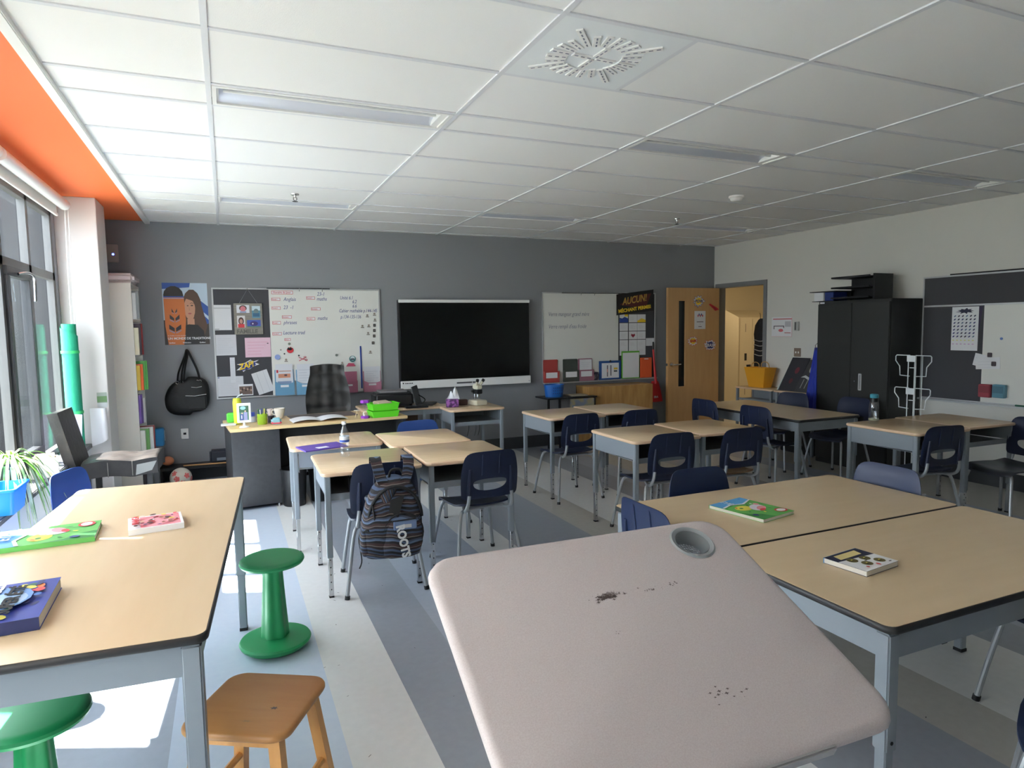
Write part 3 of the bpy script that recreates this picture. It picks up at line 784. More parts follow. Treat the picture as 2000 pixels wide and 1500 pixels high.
# ---- black dining chair by the window
t = thing('dining_chair', 'torn black leather dining chair by the white pillar, side on', 'chair', (-.765, 5.83, 0), R(-92))
m_bl2 = mat('worn_black_leather', (26, 24, 24), .33, rgb2=(44, 40, 39), nscale=9, bump=.2, bscale=25)
k = MB(); fn = lambda u, v: Vector(((u - .5) * .42, -.235 - .12 * v, .50 + .52 * v))
k.grid(fn, 8, 10, m_bl2, th=(0, -.065, -.01)); k.build('backrest', t, sharp=60)
def sf(u, v):
    x = (u - .5) * 2; y = (v - .5) * 2
    return Vector((x * .215, y * .25 + .02, .625 + .02 * math.cos(x * PI * .5) + .018 * abs(math.sin(v * PI * 1.5)) + .006 * math.sin(u * 9)))
k = MB().grid(sf, 16, 16, m_bl2, th=(0, 0, -.12)); s1 = k.build('seat', t, sharp=60)
k = MB(); 
for y in (-.06, .10): k.tube([(-.217, y, .63), (-.217, y, .52)], .003, mat('seam', (96, 92, 88), .5), 6); k.tube([(.217, y, .63), (.217, y, .52)], .003, mat('seam', (96, 92, 88), .5), 6)
k.poly([(.2175, .13, .60), (.2175, .265, .62), (.2175, .23, .55), (.2175, .12, .52)], mat('torn_grey', (120, 120, 118), .8)); k.build('seams', s1, fix=False)
for sx in (-1, 1):
    for sy in (-.20, .21): MB().box(sx * .18 - .02, sx * .18 + .02, sy - .02, sy + .02, 0, .53, m_black, .003).build('leg', t)

# ---- bookcase by the pillar (opens towards +x)
m_bc = mat('white_bookcase', (222, 220, 212), .5)
t = thing('bookcase', 'tall white bookcase standing behind the white pillar', 'bookcase', (-.95, 7.14, 0))
D = .17; k = MB()
k.box(-D, D, 0, .02, 0, 2.06, m_bc); k.box(-D, D, .60, .62, 0, 2.06, m_bc); k.box(-D, -D + .01, .02, .60, 0, 2.06, m_bc); k.build('sides', t)
shz = [.03, .36, .70, 1.02, 1.36, 1.70, 2.04]
for z in shz: MB().box(-D + .01, D - .003, .02, .60, z, z + .02, m_bc).build('shelf', t)
def book_row(zi, y0, specs, lab, protrude=.0):
    y = y0
    for q, (th_, h_, c_, nm, pro) in enumerate(specs):
        x1 = -.95 + D + pro; x0 = x1 - .20
        tt = MB(); tt.box(x0, x1, 0, th_, 0, h_, flat(c_), .0015); tt.box(x0 - .0, x1 - .006, .003, th_ - .003, h_ - .001, h_ + .0006, m_paper)
        o = tt.build(nm); o.location = (0, y, shz[zi] + .02); tag(o, lab % q if '%d' in lab else lab + ', ' + ['first', 'second', 'third', 'fourth', 'fifth', 'sixth'][q] + ' from the front', 'book', 'books in the white bookcase'); y += th_ + .002
book_row(5, 7.17, [(.05, .25, (196, 200, 200), 'binder', .03), (.05, .27, (150, 156, 158), 'binder', .05), (.04, .24, (214, 214, 210), 'binder', .02)], 'grey binder on the top shelf of the white bookcase')
book_row(4, 7.17, [(.05, .26, (226, 222, 196), 'book', .035), (.04, .30, (70, 60, 72), 'book', .05), (.03, .30, (150, 40, 40), 'book', .06), (.03, .27, (58, 44, 44), 'book', .04)], 'book on the second shelf of the white bookcase')
book_row(3, 7.17, [(.03, .24, (206, 178, 70), 'book', .03), (.04, .25, (238, 110, 62), 'book', .05), (.03, .28, (86, 166, 82), 'folder', .07), (.03, .28, (104, 190, 92), 'folder', .08)], 'bright folder or book on the middle shelf of the white bookcase')
book_row(2, 7.17, [(.03, .27, (112, 84, 160), 'book', .02), (.03, .28, (88, 62, 130), 'book', .03), (.04, .24, (190, 190, 186), 'book', .05)], 'book on the fourth shelf of the white bookcase')
book_row(1, 7.17, [(.05, .27, (222, 224, 218), 'binder', .04), (.03, .28, (104, 160, 90), 'binder', .07), (.04, .29, (226, 226, 224), 'binder', .10), (.03, .3, (150, 60, 60), 'binder', .11)], 'binder on the fifth shelf of the white bookcase')
book_row(0, 7.17, [(.04, .28, (40, 38, 44), 'binder', .03), (.05, .28, (214, 214, 218), 'binder', .05), (.05, .28, (96, 100, 96), 'binder', .09), (.05, .27, (110, 116, 122), 'binder', .12)], 'binder on the bottom shelf of the white bookcase')
m_bag = mat('clear_plastic_bag', (206, 192, 192), .25, bump=.4, bscale=18)
k = MB().box(-1.10, -.75, 7.16, 7.62, 2.062, 2.155, m_bag, .03); tag(k.build('plastic_package'), 'soft plastic-wrapped package lying on top of the white bookcase', 'package')
k = MB().box(-.70, -.62, 7.60, 7.72, .42, .60, flat((36, 132, 190)), .008); o = tag(k.build('blue_pouch'), 'small blue pouch hanging beside the white bookcase', 'pouch')
k = MB(); k.box(-.075, .075, -.03, 0, -.09, .09, mat('beige_box', (176, 166, 160), .5), .006); k.cyl((.03, -.03, -.01), (.03, -.032, -.01), .01, mat('blue_led', (90, 110, 255), .5, emit=(80, 100, 255), estr=6)); o = tag(k.build('wireless_access_point'), 'small beige wall box with a glowing blue light near the pillar', 'wall device'); o.location = (-1.02, YB - .001, 2.40)
# low white storage front below the column
# ---- dark cabinet
m_cab = mat('black_cabinet_metal', (38, 39, 37), .42, bump=.02, bscale=300)
t = thing('storage_cabinet', 'tall black two-door metal cabinet against the right wall', 'cabinet', (6.45, 5.04, 0))
MB().box(-.225, .25, -.445, .445, 0, 1.83, m_cab, .004).build('body', t)
for sy in (-1, 1):
    y0_, y1_ = (-.44, -.002) if sy < 0 else (.002, .44)
    d_ = MB().box(-.246, -.227, y0_, y1_, .06, 1.80, m_cab, .004).build('door', t)
    if sy < 0:
        k = MB(); k.box(-.252, -.246, -.145, -.105, .865, 1.045, m_alu, .004); k.box(-.262, -.250, -.135, -.128, .88, 1.03, m_chrome); k.build('handle', d_)
        k = MB().cyl((-.246, -.06, .96), (-.252, -.06, .96), .008, m_chrome); k.build('lock', d_)
MB().box(-.2265, -.2255, .37, .43, 1.805, 1.822, m_paper).build('label_sticker', t)
# letter trays
t = thing('desk_organiser', 'black tiered letter tray organiser on top of the dark cabinet', 'letter tray', (6.42, 5.04, 1.831))
MB().box(.10, .12, -.20, .27, 0, .27, m_black).build('back_panel', t); MB().box(-.16, .12, -.22, -.20, 0, .27, m_black).build('side_panel', t)
for z, p in ((.02, 0), (.13, .04), (.24, .04)):
    k = MB(); k.box(-.20, .10, -.20, .27, z, z + .008, m_black); k.box(-.22, -.20, -.20, .27, z, z + .018, m_black); k.build('shelf', t)
t = thing('file_tray', 'black open tray with a white papers box and blue binder on the dark cabinet', 'tray', (6.34, 5.42, 1.831))
k = MB(); k.box(-.12, .15, -.14, .16, 0, .006, m_black); k.box(-.14, .17, -.16, .18, .105, .113, m_black); k.box(.13, .15, -.14, .16, 0, .105, m_black); k.build('tray', t)
o = tag(MB().box(-.10, .12, .02, .15, 0, .095, m_paper, .003).build('paper_stack'), 'block of white paper in the tray on top of the dark cabinet', 'paper'); o.location = (6.34, 5.42, 1.838)
o = tag(MB().box(-.10, .12, -.11, .005, 0, .095, flat((34, 54, 120)), .004).build('binder'), 'dark blue binder in the tray on top of the dark cabinet', 'binder'); o.location = (6.34, 5.42, 1.838)
# ================================================================ FAR WALL
YW = YB - .002
# poster: generic portrait beside a patterned board
P = lambda *a: flat(a)
sk, hair, org, blu, pal = P(190, 140, 112), P(84, 60, 46), P(206, 116, 58), P(48, 84, 158), P(186, 204, 220)
lay = [(pal, rect(0, .0, 1, 1)), (blu, [(0, .9), (.6, .93), (.62, 1), (0, 1)]), (blu, [(.72, .78), (1, .62), (1, .46), (.8, .58)]), (blu, [(.86, .50), (1, .40), (1, .32), (.9, .36)]),
       (P(58, 50, 46), [(0, 0), (1, 0), (1, .34), (.8, .30), (.5, .36), (0, .4)]), (hair, blob(.64, .60, .22, .30)), (hair, [(.46, .55), (.46, .3), (.9, .16), (.97, .3), (.86, .62)]),
       (sk, [(.52, .42), (.68, .42), (.68, .30), (.52, .30)]), (P(30, 28, 30), [(.42, .30), (.55, .33), (.75, .32), (.88, .22), (.9, 0), (.3, 0)]), (sk, blob(.585, .59, .125, .185)), (sk, blob(.60, .50, .085, .10)),
       (hair, [(.48, .76), (.6, .80), (.74, .72), (.73, .60), (.66, .71), (.52, .745)]),
       (P(60, 44, 38), blob(.64, .635, .030, .010)), (P(60, 44, 38), [(.60, .665), (.64, .675), (.68, .66), (.68, .666), (.64, .683), (.60, .672)]), (P(60, 44, 38), blob(.545, .632, .018, .009)), (P(170, 120, 98), [(.575, .62), (.59, .56), (.57, .55)]), (P(164, 88, 84), blob(.585, .505, .04, .012)),
       (P(36, 32, 32), blob(.24, .80, .22, .15)), (org, [(.02, .78), (.47, .78), (.49, .40), (.45, .10), (.42, 0), (.08, 0), (.03, .3)]), (blu, rect(.02, .765, .47, .785)), (P(150, 160, 190), rect(.02, .745, .47, .757))]
for c_, s_ in ((.56, .5), (.46, .9), (.30, 1.1)):
    for d_ in (-1, 1):
        x = .245
        lay.append((P(54, 50, 56), [(x + d_ * .015, c_ - .03), (x + d_ * .12 * s_, c_ + .03), (x + d_ * .12 * s_, c_ - .03 * s_ - .01), (x + d_ * .015, c_ - .07 * s_ - .01)]))
        lay.append((P(150, 150, 176), [(x + d_ * .015, c_ - .08 * s_ - .01), (x + d_ * .12 * s_, c_ - .04 * s_ - .015), (x + d_ * .12 * s_, c_ - .055 * s_ - .015), (x + d_ * .015, c_ - .095 * s_ - .012)]))
po = flatart('poster', 'poster of a long-haired young person beside an orange patterned board', 'poster', (-.572, YW, 1.46), 'N', .43, .652, P(120, 116, 118), lay)
lettering('UN MONDE DE TRADITIONS', .034, m_paper, (.03, .055, .0098), 'U', po, bold=.0009, xs=.93); lettering('Au Québec, la scène mondiale', .014, m_paper, (.03, .092, .0098), 'U', po)
for x, tx in ((.04, 'Québec'), (.17, 'Fédération'), (.33, 'Québec')): lettering(tx, .018, m_paper, (x, .015, .0098), 'U', po, bold=.0005)

# handbag
t = thing('handbag', 'black leather handbag hanging on the grey wall below the poster', 'handbag', (-.37, YB - .075, .72))
m_bagl = mat('handbag_leather', (9, 9, 10), .6, bump=.2, bscale=22)
o = []
for q in range(40):
    a = 2 * PI * q / 40; c_, s_ = math.cos(a), math.sin(a); r = (abs(c_) ** 3.2 + abs(s_) ** 3.2) ** (-1 / 3.2); x, z = c_ * r * .20, s_ * r * .19 + .19
    if x < 0 and z > .2: x *= 1 - (z - .2) * 1.3
    if x < 0: x *= 1.15
    o.append((x, z + (.02 if x > 0 else -.01)))
rings = []
for q, (sc, y) in enumerate(((.80, .065), (.94, .05), (1, .02), (1, -.02), (.95, -.05), (.80, -.068), (.45, -.074))): rings.append([(x * sc, y, .19 + (z - .19) * sc) for x, z in o])
MB().rings(rings, m_bagl).build('body', t, sharp=60)
k = MB().box(-.02, .17, -.082, -.05, .05, .20, m_bagl, .014); k.build('front_pocket', t)
k = MB().tube([(-.03, -.083, .205), (.06, -.084, .198), (.17, -.080, .212)], .0035, m_chrome, 6); k.tube([(.03, -.079, .292), (.08, -.08, .286), (.13, -.078, .295)], .003, m_chrome, 6); k.build('zips', t)
k = MB()
for pts in ([(-.10, -.03, .34), (-.085, -.02, .45), (-.02, 0, .62), (.0, .02, .685), (.03, 0, .63), (.09, -.02, .48), (.115, -.03, .36)], [(-.06, -.05, .34), (-.05, -.04, .46), (-.012, 0, .62), (.0, .01, .675), (.005, 0, .62), (-.02, -.04, .5), (-.04, -.05, .36)]):
    k.tube(pts, .021, m_bagl, 8, 6, .45)
k.build('handles', t)
k = MB()
for x, z in ((-.10, .345), (-.06, .345), (.115, .35), (.09, .35), (-.13, .24)): k.tube([(x + .014 * math.cos(a), -.06, z + .014 * math.sin(a)) for a in [2 * PI * q / 12 for q in range(13)]], .003, m_chrome, 6)
k.build('rings', t)
k = MB().tube([(0, .074, .0), (0, .045, 0), (0, .03, .015)], .005, m_chrome, 8); k.build('wall_hook', t, loc=(0, 0, .66))

def outlet(x, y, z, lab, face='N', cm_=m_white, w_=.075, h_=.115):
    t = thing('wall_plate', lab, 'wall plate', (x, y, z), 0 if face == 'N' else -PI / 2)
    MB().box(-w_ / 2, w_ / 2, -.006, 0, -h_ / 2, h_ / 2, cm_, .003).build('plate', t); return t
t = outlet(-.435, YB, .503, 'white wall socket on the grey wall under the handbag'); MB().box(-.014, .014, -.008, -.005, -.01, .012, m_blackmat).build('jack', t)
t = outlet(-.66, YB, .50, 'white wall socket beside the blue pouch'); MB().box(-.014, .014, -.008, -.005, .0, .03, m_blackmat).build('jack', t)

# ---- left board
def boardframe(name, lab, x0, x1, z0, z1, parts, face='N'):
    t = thing(name, lab, 'whiteboard', (x0, YB, z0)); w_, h_ = x1 - x0, z1 - z0; k = MB(); e = .016
    for a in ((0, w_, 0, e), (0, w_, h_ - e, h_), (0, e, e, h_ - e), (w_ - e, w_, e, h_ - e)): k.box(a[0], a[1], -.022, 0, a[2], a[3], m_alu, .002)
    k.build('frame', t)
    for nm, a, b, m_ in parts: MB().box(a - x0, b - x0, -.014, -.001, e, h_ - e, m_).build(nm, t)
    return t
WX, WZ = -.102, .86
t = boardframe('whiteboard', 'left whiteboard with a dark pin strip, a timetable and blue marker writing', WX, 1.715, .857, 2.065, [('tack_panel', -.086, .477, m_tack), ('writing_surface', .477, 1.70, m_board)]); wb1 = t
MB().box(.56, 1.24, -.034, -.012, 1.203, 1.211, m_blackmat).build('top_rail', t)
k = MB()
for x in (.36, .905, 1.155): k.tube([(x, -.03, 1.21), (x, -.038, 1.19), (x, -.03, 1.175)], .004, m_chrome, 6)
k.build('rail_hooks', t)
def onwb(tx, x, z, s_, m_=m_ink, xs=.8, bold=.0): return lettering(tx, s_, m_, (x - WX, -.0148, z - .857), 'N', wb1, shear=.25, xs=xs, bold=bold, name='writing')
for tx, x, z in (('Anglais', .63, 1.925), ('23  -1', .625, 1.835), ('phrases', .62, 1.665), ('Lecture trad', .61, 1.55), ('23-1', .995, 1.985), ('maths', .99, 1.93), ('maths', .99, 1.71)): onwb(tx, x, z, .058)
for tx, x, z in (('Unité 6.1', 1.25, 1.945), ('6.2', 1.39, 1.90), ('6.6', 1.39, 1.85), ('Cahier mathable p.144-145', 1.235, 1.795), ('p.134-135-136', 1.25, 1.725)): onwb(tx, x, z, .056, xs=.72)
for q, (x0, z1, x1, z0, tx) in enumerate([(.507, 2.037, .735, 2.0, 'Horaire du jour'), (.504, 1.959, .597, 1.927, 'Période 1'), (.502, 1.862, .597, 1.83, 'Période 2'), (.608, 1.762, .711, 1.729, 'Récréation'), (.504, 1.699, .592, 1.664, 'Période 3'), (.499, 1.575, .597, 1.542, 'Période 4'), (.623, 1.506, .689, 1.479, 'Dîner'), (.878, 1.975, .972, 1.943, 'Période 5'), (.926, 1.851, 1.028, 1.819, 'Récréation'), (.874, 1.741, .965, 1.707, 'Période 6')]):
    w_, h_ = x1 - x0, z1 - z0; u = .004 / w_; v = .004 / h_
    o = flatart('timetable_strip', 'red-framed magnetic strip reading %s%s on the left whiteboard' % (tx, ' in the middle column' if q in (8,) else ' in the first column' if q == 3 else ''), 'magnetic strip', (x0, YB - .0152, z0), 'N', w_, h_, m_red, [(m_paper, rect(u, v, 1 - u, 1 - v))], 'timetable strips')
    lettering(tx, h_ * .62 if q else .030, m_red, (w_ * .07, h_ * .28, .0008), 'U', o, xs=.8 * (w_ / (.36 * h_ * len(tx))) if q else .98, bold=.0003)
yT = YB - .0155
def lines(n, c=P(176, 178, 186), u0=.1, u1=.9, v0=.12, v1=.88, j=1): 
    rn = random.Random(n + j); return [(c, rect(u0, v0 + (v1 - v0) * q / n, u1 - rn.random() * .35, v0 + (v1 - v0) * q / n + .012)) for q in range(n)]
flatart('envelope', 'white envelope folder at the top left of the tackboard', 'folder', (-.10, yT, 1.608), 'N', .185, .272, P(216, 217, 220), [(P(170, 172, 176), rect(.04, .86, .96, .89)), (P(90, 90, 94), rect(.06, .03, .32, .05))])
flatart('printed_sheet', 'white sheet pinned below the envelope on the tackboard', 'paper sheet', (-.085, yT, 1.333), 'N', .207, .225, P(205, 206, 212), lines(9, P(186, 188, 196)))
flatart('pink_sheet', 'pink handwritten sheet pinned below the family picture', 'paper sheet', (.208, yT, 1.304), 'N', .265, .216, P(226, 190, 206), lines(5, P(206, 120, 150), v0=.15, v1=.92) + [(m_black, rect(.86, .68, .92, .72))])
flatart('paper_strip', 'narrow vertical white strip on the tackboard', 'paper sheet', (.047, YB - .019, 1.034), 'N', .05, .275, P(214, 215, 220), lines(12, P(190, 192, 198)))
flatart('printed_sheet', 'wide white sheet at the bottom left of the tackboard', 'paper sheet', (-.086, yT, .885), 'N', .26, .217, P(208, 209, 214), lines(9, P(190, 192, 198)) + [(m_ink, rect(.01, .93, .08, .97))])
flatart('group_photo', 'small brownish group photograph at the bottom of the tackboard', 'photograph', (.121, YB - .019, .886), 'N', .148, .123, m_paper, [(P(110, 92, 84), rect(.05, .08, .95, .82))] + [(P(60, 44, 44) if q % 2 else P(190, 160, 144), blob(.14 + .12 * q, .45 + .1 * (q % 3), .05, .09)) for q in range(7)])
o = flatart('curled_sheet', 'crooked folded white leaflet at the right of the tackboard', 'leaflet', (.30, YB - .018, 1.12), 'N', .17, .25, P(214, 215, 218), [(P(190, 192, 196), rect(.3, 0, .33, 1)), (P(196, 198, 202), rect(.72, 0, .75, 1))]); o.rotation_euler = (PI / 2, R(-18) * -1, 0)
o.location = (.245, YB - .019, 1.20); o.rotation_euler = (PI / 2, R(17), 0); o.location = (.27, YB - .019, .98); 
o.location = (.33, YB - .019, .88) ; o.rotation_euler = (PI / 2, R(-17), 0)
t = thing('comic_sticker', 'blue and yellow comic sticker reading ZAP! on the tackboard', 'sticker', (.228, YB - .016, 1.215))
k = MB(); k.poly([(x, -.0005, z) for x, z in ((-.12, -.05), (-.06, .0), (-.115, .015), (-.03, .03), (.03, .065), (.05, .04), (.115, .06), (.075, .03), (.12, .01), (.06, -.01), (.02, -.04), (-.02, -.045), (-.05, -.07), (-.06, -.045))], m_paper)
k.poly([(x, -.0012, z) for x, z in ((-.09, -.04), (-.05, .0), (-.09, .012), (-.02, .025), (.03, .055), (.05, .03), (.10, .045), (.06, .02), (.09, .01), (.05, -.01), (-.02, -.035), (-.045, -.055))], P(44, 58, 130)); k.poly([(x, -.0016, z) for x, z in ((-.085, -.03), (-.04, .0), (.0, .018), (.05, .035), (.08, .035), (.075, .0), (.03, -.03), (-.03, -.05))], P(44, 58, 130)); k.build('burst', t, fix=False)
lettering('ZAP!', .085, m_yel, (-.085, -.0036, -.045), 'N', t, shear=.25, bold=.003, xs=.85).rotation_euler = (PI / 2, R(-14), 0)
t = thing('picture_frame', 'grey wooden hanging frame with four photos and the word FAMILLE', 'picture frame', (.11, YB - .016, 1.558))
MB().box(0, .292, -.018, -.001, 0, .34, mat('grey_wood', (142, 138, 128), .7, rgb2=(128, 124, 116), nscale=12, stretch=(1, 1, 8)), .002).build('board', t)
def photo(x0, z0, w_, h_, base, lays):
    o = sheet(MB(), w_, h_, base, lays).build('photo', t, fix=False); o.rotation_euler = (PI / 2, 0, 0); o.location = (x0, -.0195, z0)
photo(.03, .235, .13, .085, P(214, 216, 222), [(P(80, 60, 56), blob(.5, .6, .3, .38)), (P(206, 120, 130), blob(.5, .5, .22, .36)), (P(150, 160, 190), rect(.25, 0, .75, .22))])
photo(.185, .18, .085, .13, P(190, 206, 212), [(P(90, 140, 160), rect(.0, .0, 1, .62)), (P(110, 130, 130), blob(.5, .55, .3, .22)), (P(60, 100, 130), rect(.1, .1, .9, .4))])
photo(.03, .075, .082, .13, P(210, 208, 208), [(P(80, 56, 54), blob(.5, .55, .34, .32)), (P(190, 144, 128), blob(.5, .52, .2, .2)), (P(206, 60, 66), rect(.1, 0, .9, .3))])
photo(.13, .078, .14, .078, P(70, 92, 176), [(P(60, 48, 110), blob(.5, .5, .3, .34)), (P(230, 224, 226), blob(.42, .5, .05, .1)), (P(96, 130, 110), rect(0, 0, 1, .14))])
lettering('FAMILLE', .062, P(96, 94, 88), (.022, -.0192, .012), 'N', t, bold=.002, xs=.95)
k = MB().tube([(.06, -.008, .34), (.150, -.012, .495), (.245, -.008, .34)], .0015, m_tubegrey, 5); k.build('hanging_string', t)

# magnets
def magnet(lab, x, z, kind, s_=.02, grp='small magnets on the left whiteboard'):
    t = MB(); gr = P(112, 106, 96)
    if kind == 'pin': t.cyl((0, 0, 0), (0, -.006, 0), s_ * .55, P(96, 90, 84), n=12); t.cyl((0, -.006, .0), (0, -.0065, 0), s_ * .3, P(190, 170, 150), n=10); t.box(-s_ * .9, s_ * .9, -.005, 0, -s_ * 1.15, -s_ * .7, gr)
    elif kind == 'sq': t.box(-s_ * .75, s_ * .75, -.005, 0, -s_ * .85, s_ * .85, P(52, 50, 50), .001); t.box(-s_ * .4, s_ * .4, -.0055, -.005, -s_ * .4, s_ * .4, P(120, 116, 110))
    else: t.cyl((0, 0, 0), (0, -.006, 0), s_ * .6, kind, n=16)
    o = t.build('magnet', fix=True); o.location = (x, YB - .0145, z); tag(o, lab, 'magnet', grp)
where = ['at the top right corner', 'left of the top right one', 'second down on the right edge', 'leftmost of the upper cluster', 'in the middle of the upper cluster']
for q, (x, z) in enumerate([(1.645, 1.778), (1.561, 1.76), (1.649, 1.71), (1.499, 1.636), (1.574, 1.642)]): magnet('small brown photo magnet on the whiteboard, ' + where[q], x, z, 'pin')
for q, (x, z) in enumerate([(1.642, 1.641), (1.639, 1.579), (1.634, 1.515), (1.618, 1.433)]): magnet('small dark square magnet, %s of four in the right-hand column' % ['topmost', 'second', 'third', 'lowest'][q], x, z, 'sq')
magnet('small brown photo magnet left of the third square magnet', 1.564, 1.551, 'pin'); magnet('small brown photo magnet just right of the blue ruler', 1.583, 1.331, 'pin'); magnet('small brown photo magnet above the pink folders', 1.251, 1.21, 'pin'); magnet('small brown photo magnet above the first blue folder', .631, 1.266, 'pin')
magnet('round grey magnet above the pink folders on the whiteboard', 1.189, 1.301, P(120, 124, 116), .024); magnet('round grey magnet just above the red apple magnet', .673, 1.444, P(118, 124, 112), .024)
magnet('tiny grey magnet left of the apple magnet', .579, 1.378, P(140, 130, 120), .013); magnet('tiny black magnet lower left of the apple magnet', .616, 1.333, m_black, .014); magnet('tiny black magnet beside the pink scissors magnet', .77, 1.309, m_black, .015)
magnet('round blue white magnet above the blue folders', .541, 1.298, P(140, 160, 210), .05); 
t = MB().cyl((0, 0, 0), (0, -.006, 0), .038, P(60, 120, 120), n=24); t.cyl((0, -.006, .008), (0, -.0065, .008), .026, P(200, 214, 216), n=20); t.box(-.02, .02, -.0072, -.0064, -.012, .004, P(40, 44, 60)); o = t.build('magnet'); o.location = (1.371, YB - .0145, 1.252); tag(o, 'round green and white badge magnet left of the blue ruler', 'magnet')
t = thing('apple_magnet', 'red apple magnet with dark leaves on the whiteboard', 'magnet', (.679, YB - .0145, 1.372))
MB().prism(blob(0, 0, .036, .033, 20), -.01, 0, P(206, 52, 60), ax='y').build('apple', t); MB().prism([(-.034, .012), (-.02, .036), (-.006, .020), (.006, .040), (.012, .018), (.032, .026), (.01, .0), (-.02, .002)], -.012, -.008, m_black, ax='y').build('leaf', t)
k = MB()
for a, b in (((-.03, -.02), (.05, .02)), ((-.03, .02), (.05, -.018))): k.tube([(a[0], -.004, a[1]), (b[0], -.004, b[1])], .004, P(190, 70, 90), 6)
for x, z in ((.035, .02), (.05, -.012)): k.tube([(x + .012 * math.cos(2 * PI * q / 8), -.004, z + .009 * math.sin(2 * PI * q / 8)) for q in range(9)], .003, P(190, 70, 90), 6)
o = tag(k.build('scissors_magnet'), 'small pink scissors-shaped magnet on the whiteboard', 'magnet'); o.location = (.80, YB - .016, 1.268)
o = MB().box(-.008, .008, -.008, 0, 0, .50, P(36, 66, 150), .002).build('ruler'); o.location = (1.468, YB - .016, .90); tag(o, 'long blue stick standing upright against the whiteboard', 'ruler')

# wall files
def wallfile(lab, x0, z0, w_, h_, c, paper=True, y=YB - .016, grp=None, tint=.0, lay_=None):
    t = thing('wall_file', lab, 'wall file', (x0, y, z0), 0, grp); m_ = P(*c)
    MB().box(0, w_, -.006, 0, 0, h_ * .82, m_, .002).build('back', t)
    k = MB(); k.prism([(0, 0), (w_, 0), (w_, h_ * .42), (w_ * .7, h_ * .36), (w_ * .3, h_ * .36), (0, h_ * .46)], -.040, -.036, m_, ax='y'); k.box(0, .004, -.037, -.005, 0, h_ * .46, m_); k.box(w_ - .004, w_, -.037, -.005, 0, h_ * .46, m_); k.box(0, w_, -.037, -.005, 0, .004, m_); k.box(w_ * .28, w_ * .7, -.0415, -.040, h_ * .26, h_ * .33, m_paper)
    k.build('pocket', t, fix=False)
    if paper:
        o = sheet(MB(), w_ - .02, h_ * .92, P(214, 216, 222), lay_ or lines(8, P(180, 184, 196))).build('papers_in_file', None, fix=False); o.rotation_euler = (PI / 2, 0, 0); o.location = (x0 + .01, y - .02, z0 + h_ * .08)
        tag(o, 'papers in the ' + lab.replace(' on the whiteboard', ''), 'paper sheets')
sch = [(P(200, 60, 70), rect(.05, .70, .16, .80)), (P(196, 150, 130), rect(.2, .74, .9, .77)), (P(206, 140, 110), rect(.15, .52, .85, .66)), (P(90, 80, 90), rect(.5, .58, .66, .64)), (P(130, 150, 180), rect(.1, .1, .9, .4))]
wallfile('first blue wall file from the left on the whiteboard', .501, .868, .205, .35, (106, 156, 188), lay_=sch)
wallfile('second blue wall file from the left on the whiteboard', .730, .862, .205, .35, (112, 162, 194))
wallfile('pink wall file half hidden by the office chair on the whiteboard', .975, .862, .20, .30, (178, 118, 138), True)
wallfile('pink wall file on the whiteboard just left of the blue stick', 1.215, .858, .20, .30, (184, 112, 138), False)
wallfile('pink wall file on the whiteboard right of the blue stick', 1.485, .855, .21, .30, (186, 122, 146))
k = MB().poly([(-.03, -.0, .0), (.08, 0, .0), (.06, 0, .035), (.0, 0, .04)], P(196, 80, 110)); o = k.build('pink_tab', fix=False); o.location = (1.32, YB - .03, 1.165); tag(o, 'pink rounded tab peeking above the pink wall file', 'tab')

# ---- interactive screen
t = thing('interactive_screen', 'large black interactive screen with white bars above and below', 'screen', (1.92, YB - .10, .87)); W_ = 1.715
MB().box(0, W_, .02, .10, .01, 1.07, m_black, .004).build('housing', t)
MB().box(.012, W_ - .012, .0, .02, .10, 1.036, mat('screen_glass', (9, 10, 10), .12, spec=.35), .002).build('display', t)
MB().box(0, W_, -.002, .03, 1.036, 1.072, m_white, .004).build('top_bar', t)
k = MB().box(0, W_, -.012, .03, 0, .095, m_white, .004); k.build('bottom_bar', t)
k = MB(); k.box(.70, .90, -.014, -.011, .036, .055, P(90, 90, 92)); k.box(.91, .95, -.014, -.011, .036, .055, P(90, 90, 92)); k.cyl((.025, -.012, .07), (.025, -.014, .07), .008, m_black, n=12)
for q in range(5): k.box(.05 + .02 * q, .062 + .02 * q, -.014, -.011, .062, .075, m_blackmat)
k.cyl((1.69, -.012, .03), (1.69, -.014, .03), .005, m_ink, n=10); k.build('ports', t)
k = MB(); k.box(.04, .05, -.03, -.02, -.16, .06, P(226, 226, 226)); 

# ---- right board
B2X, B2Z = 3.855, .84
t = boardframe('whiteboard', 'right whiteboard beside the door with two lines of faint writing', B2X, 5.655, B2Z, 2.052, [('writing_surface', 3.871, 5.035, m_board), ('tack_panel', 5.035, 5.64, m_tack)])
MB().box(.295, 1.30, -.034, -.012, 1.197, 1.205, m_blackmat).build('top_rail', t)
k = MB()
for x in (.58, .79): k.tube([(x, -.03, 1.205), (x, -.038, 1.185), (x, -.03, 1.17)], .004, m_chrome, 6)
k.build('rail_hooks', t)
MB().box(0, 1.8, -.075, -.02, -.004, .012, m_alu, .002).build('pen_tray', t)
for tx, z in (('Verre mangeur grand mère', 1.735), ("Verre rempli d'eau froide", 1.57)): lettering(tx, .078, P(110, 116, 140), (3.945 - B2X, -.0148, z - B2Z), 'N', t, shear=.3, xs=.72, name='writing', bold=-.0006)
t = thing('comic_sign', 'black and yellow comic sign reading AUCUN! over the right board corner', 'sign', (4.994, YB - .03, 1.715))
k = MB().poly([(0, 0, .022), (.617, 0, .088), (.617, 0, .385), (0, 0, .31)], P(30, 28, 28)); k.poly([(.05, -.0006, .17), (.30, -.0006, .30), (.58, -.0006, .33), (.5, -.0006, .16), (.25, -.0006, .14)], P(86, 34, 34)); k.build('panel', t, fix=False)
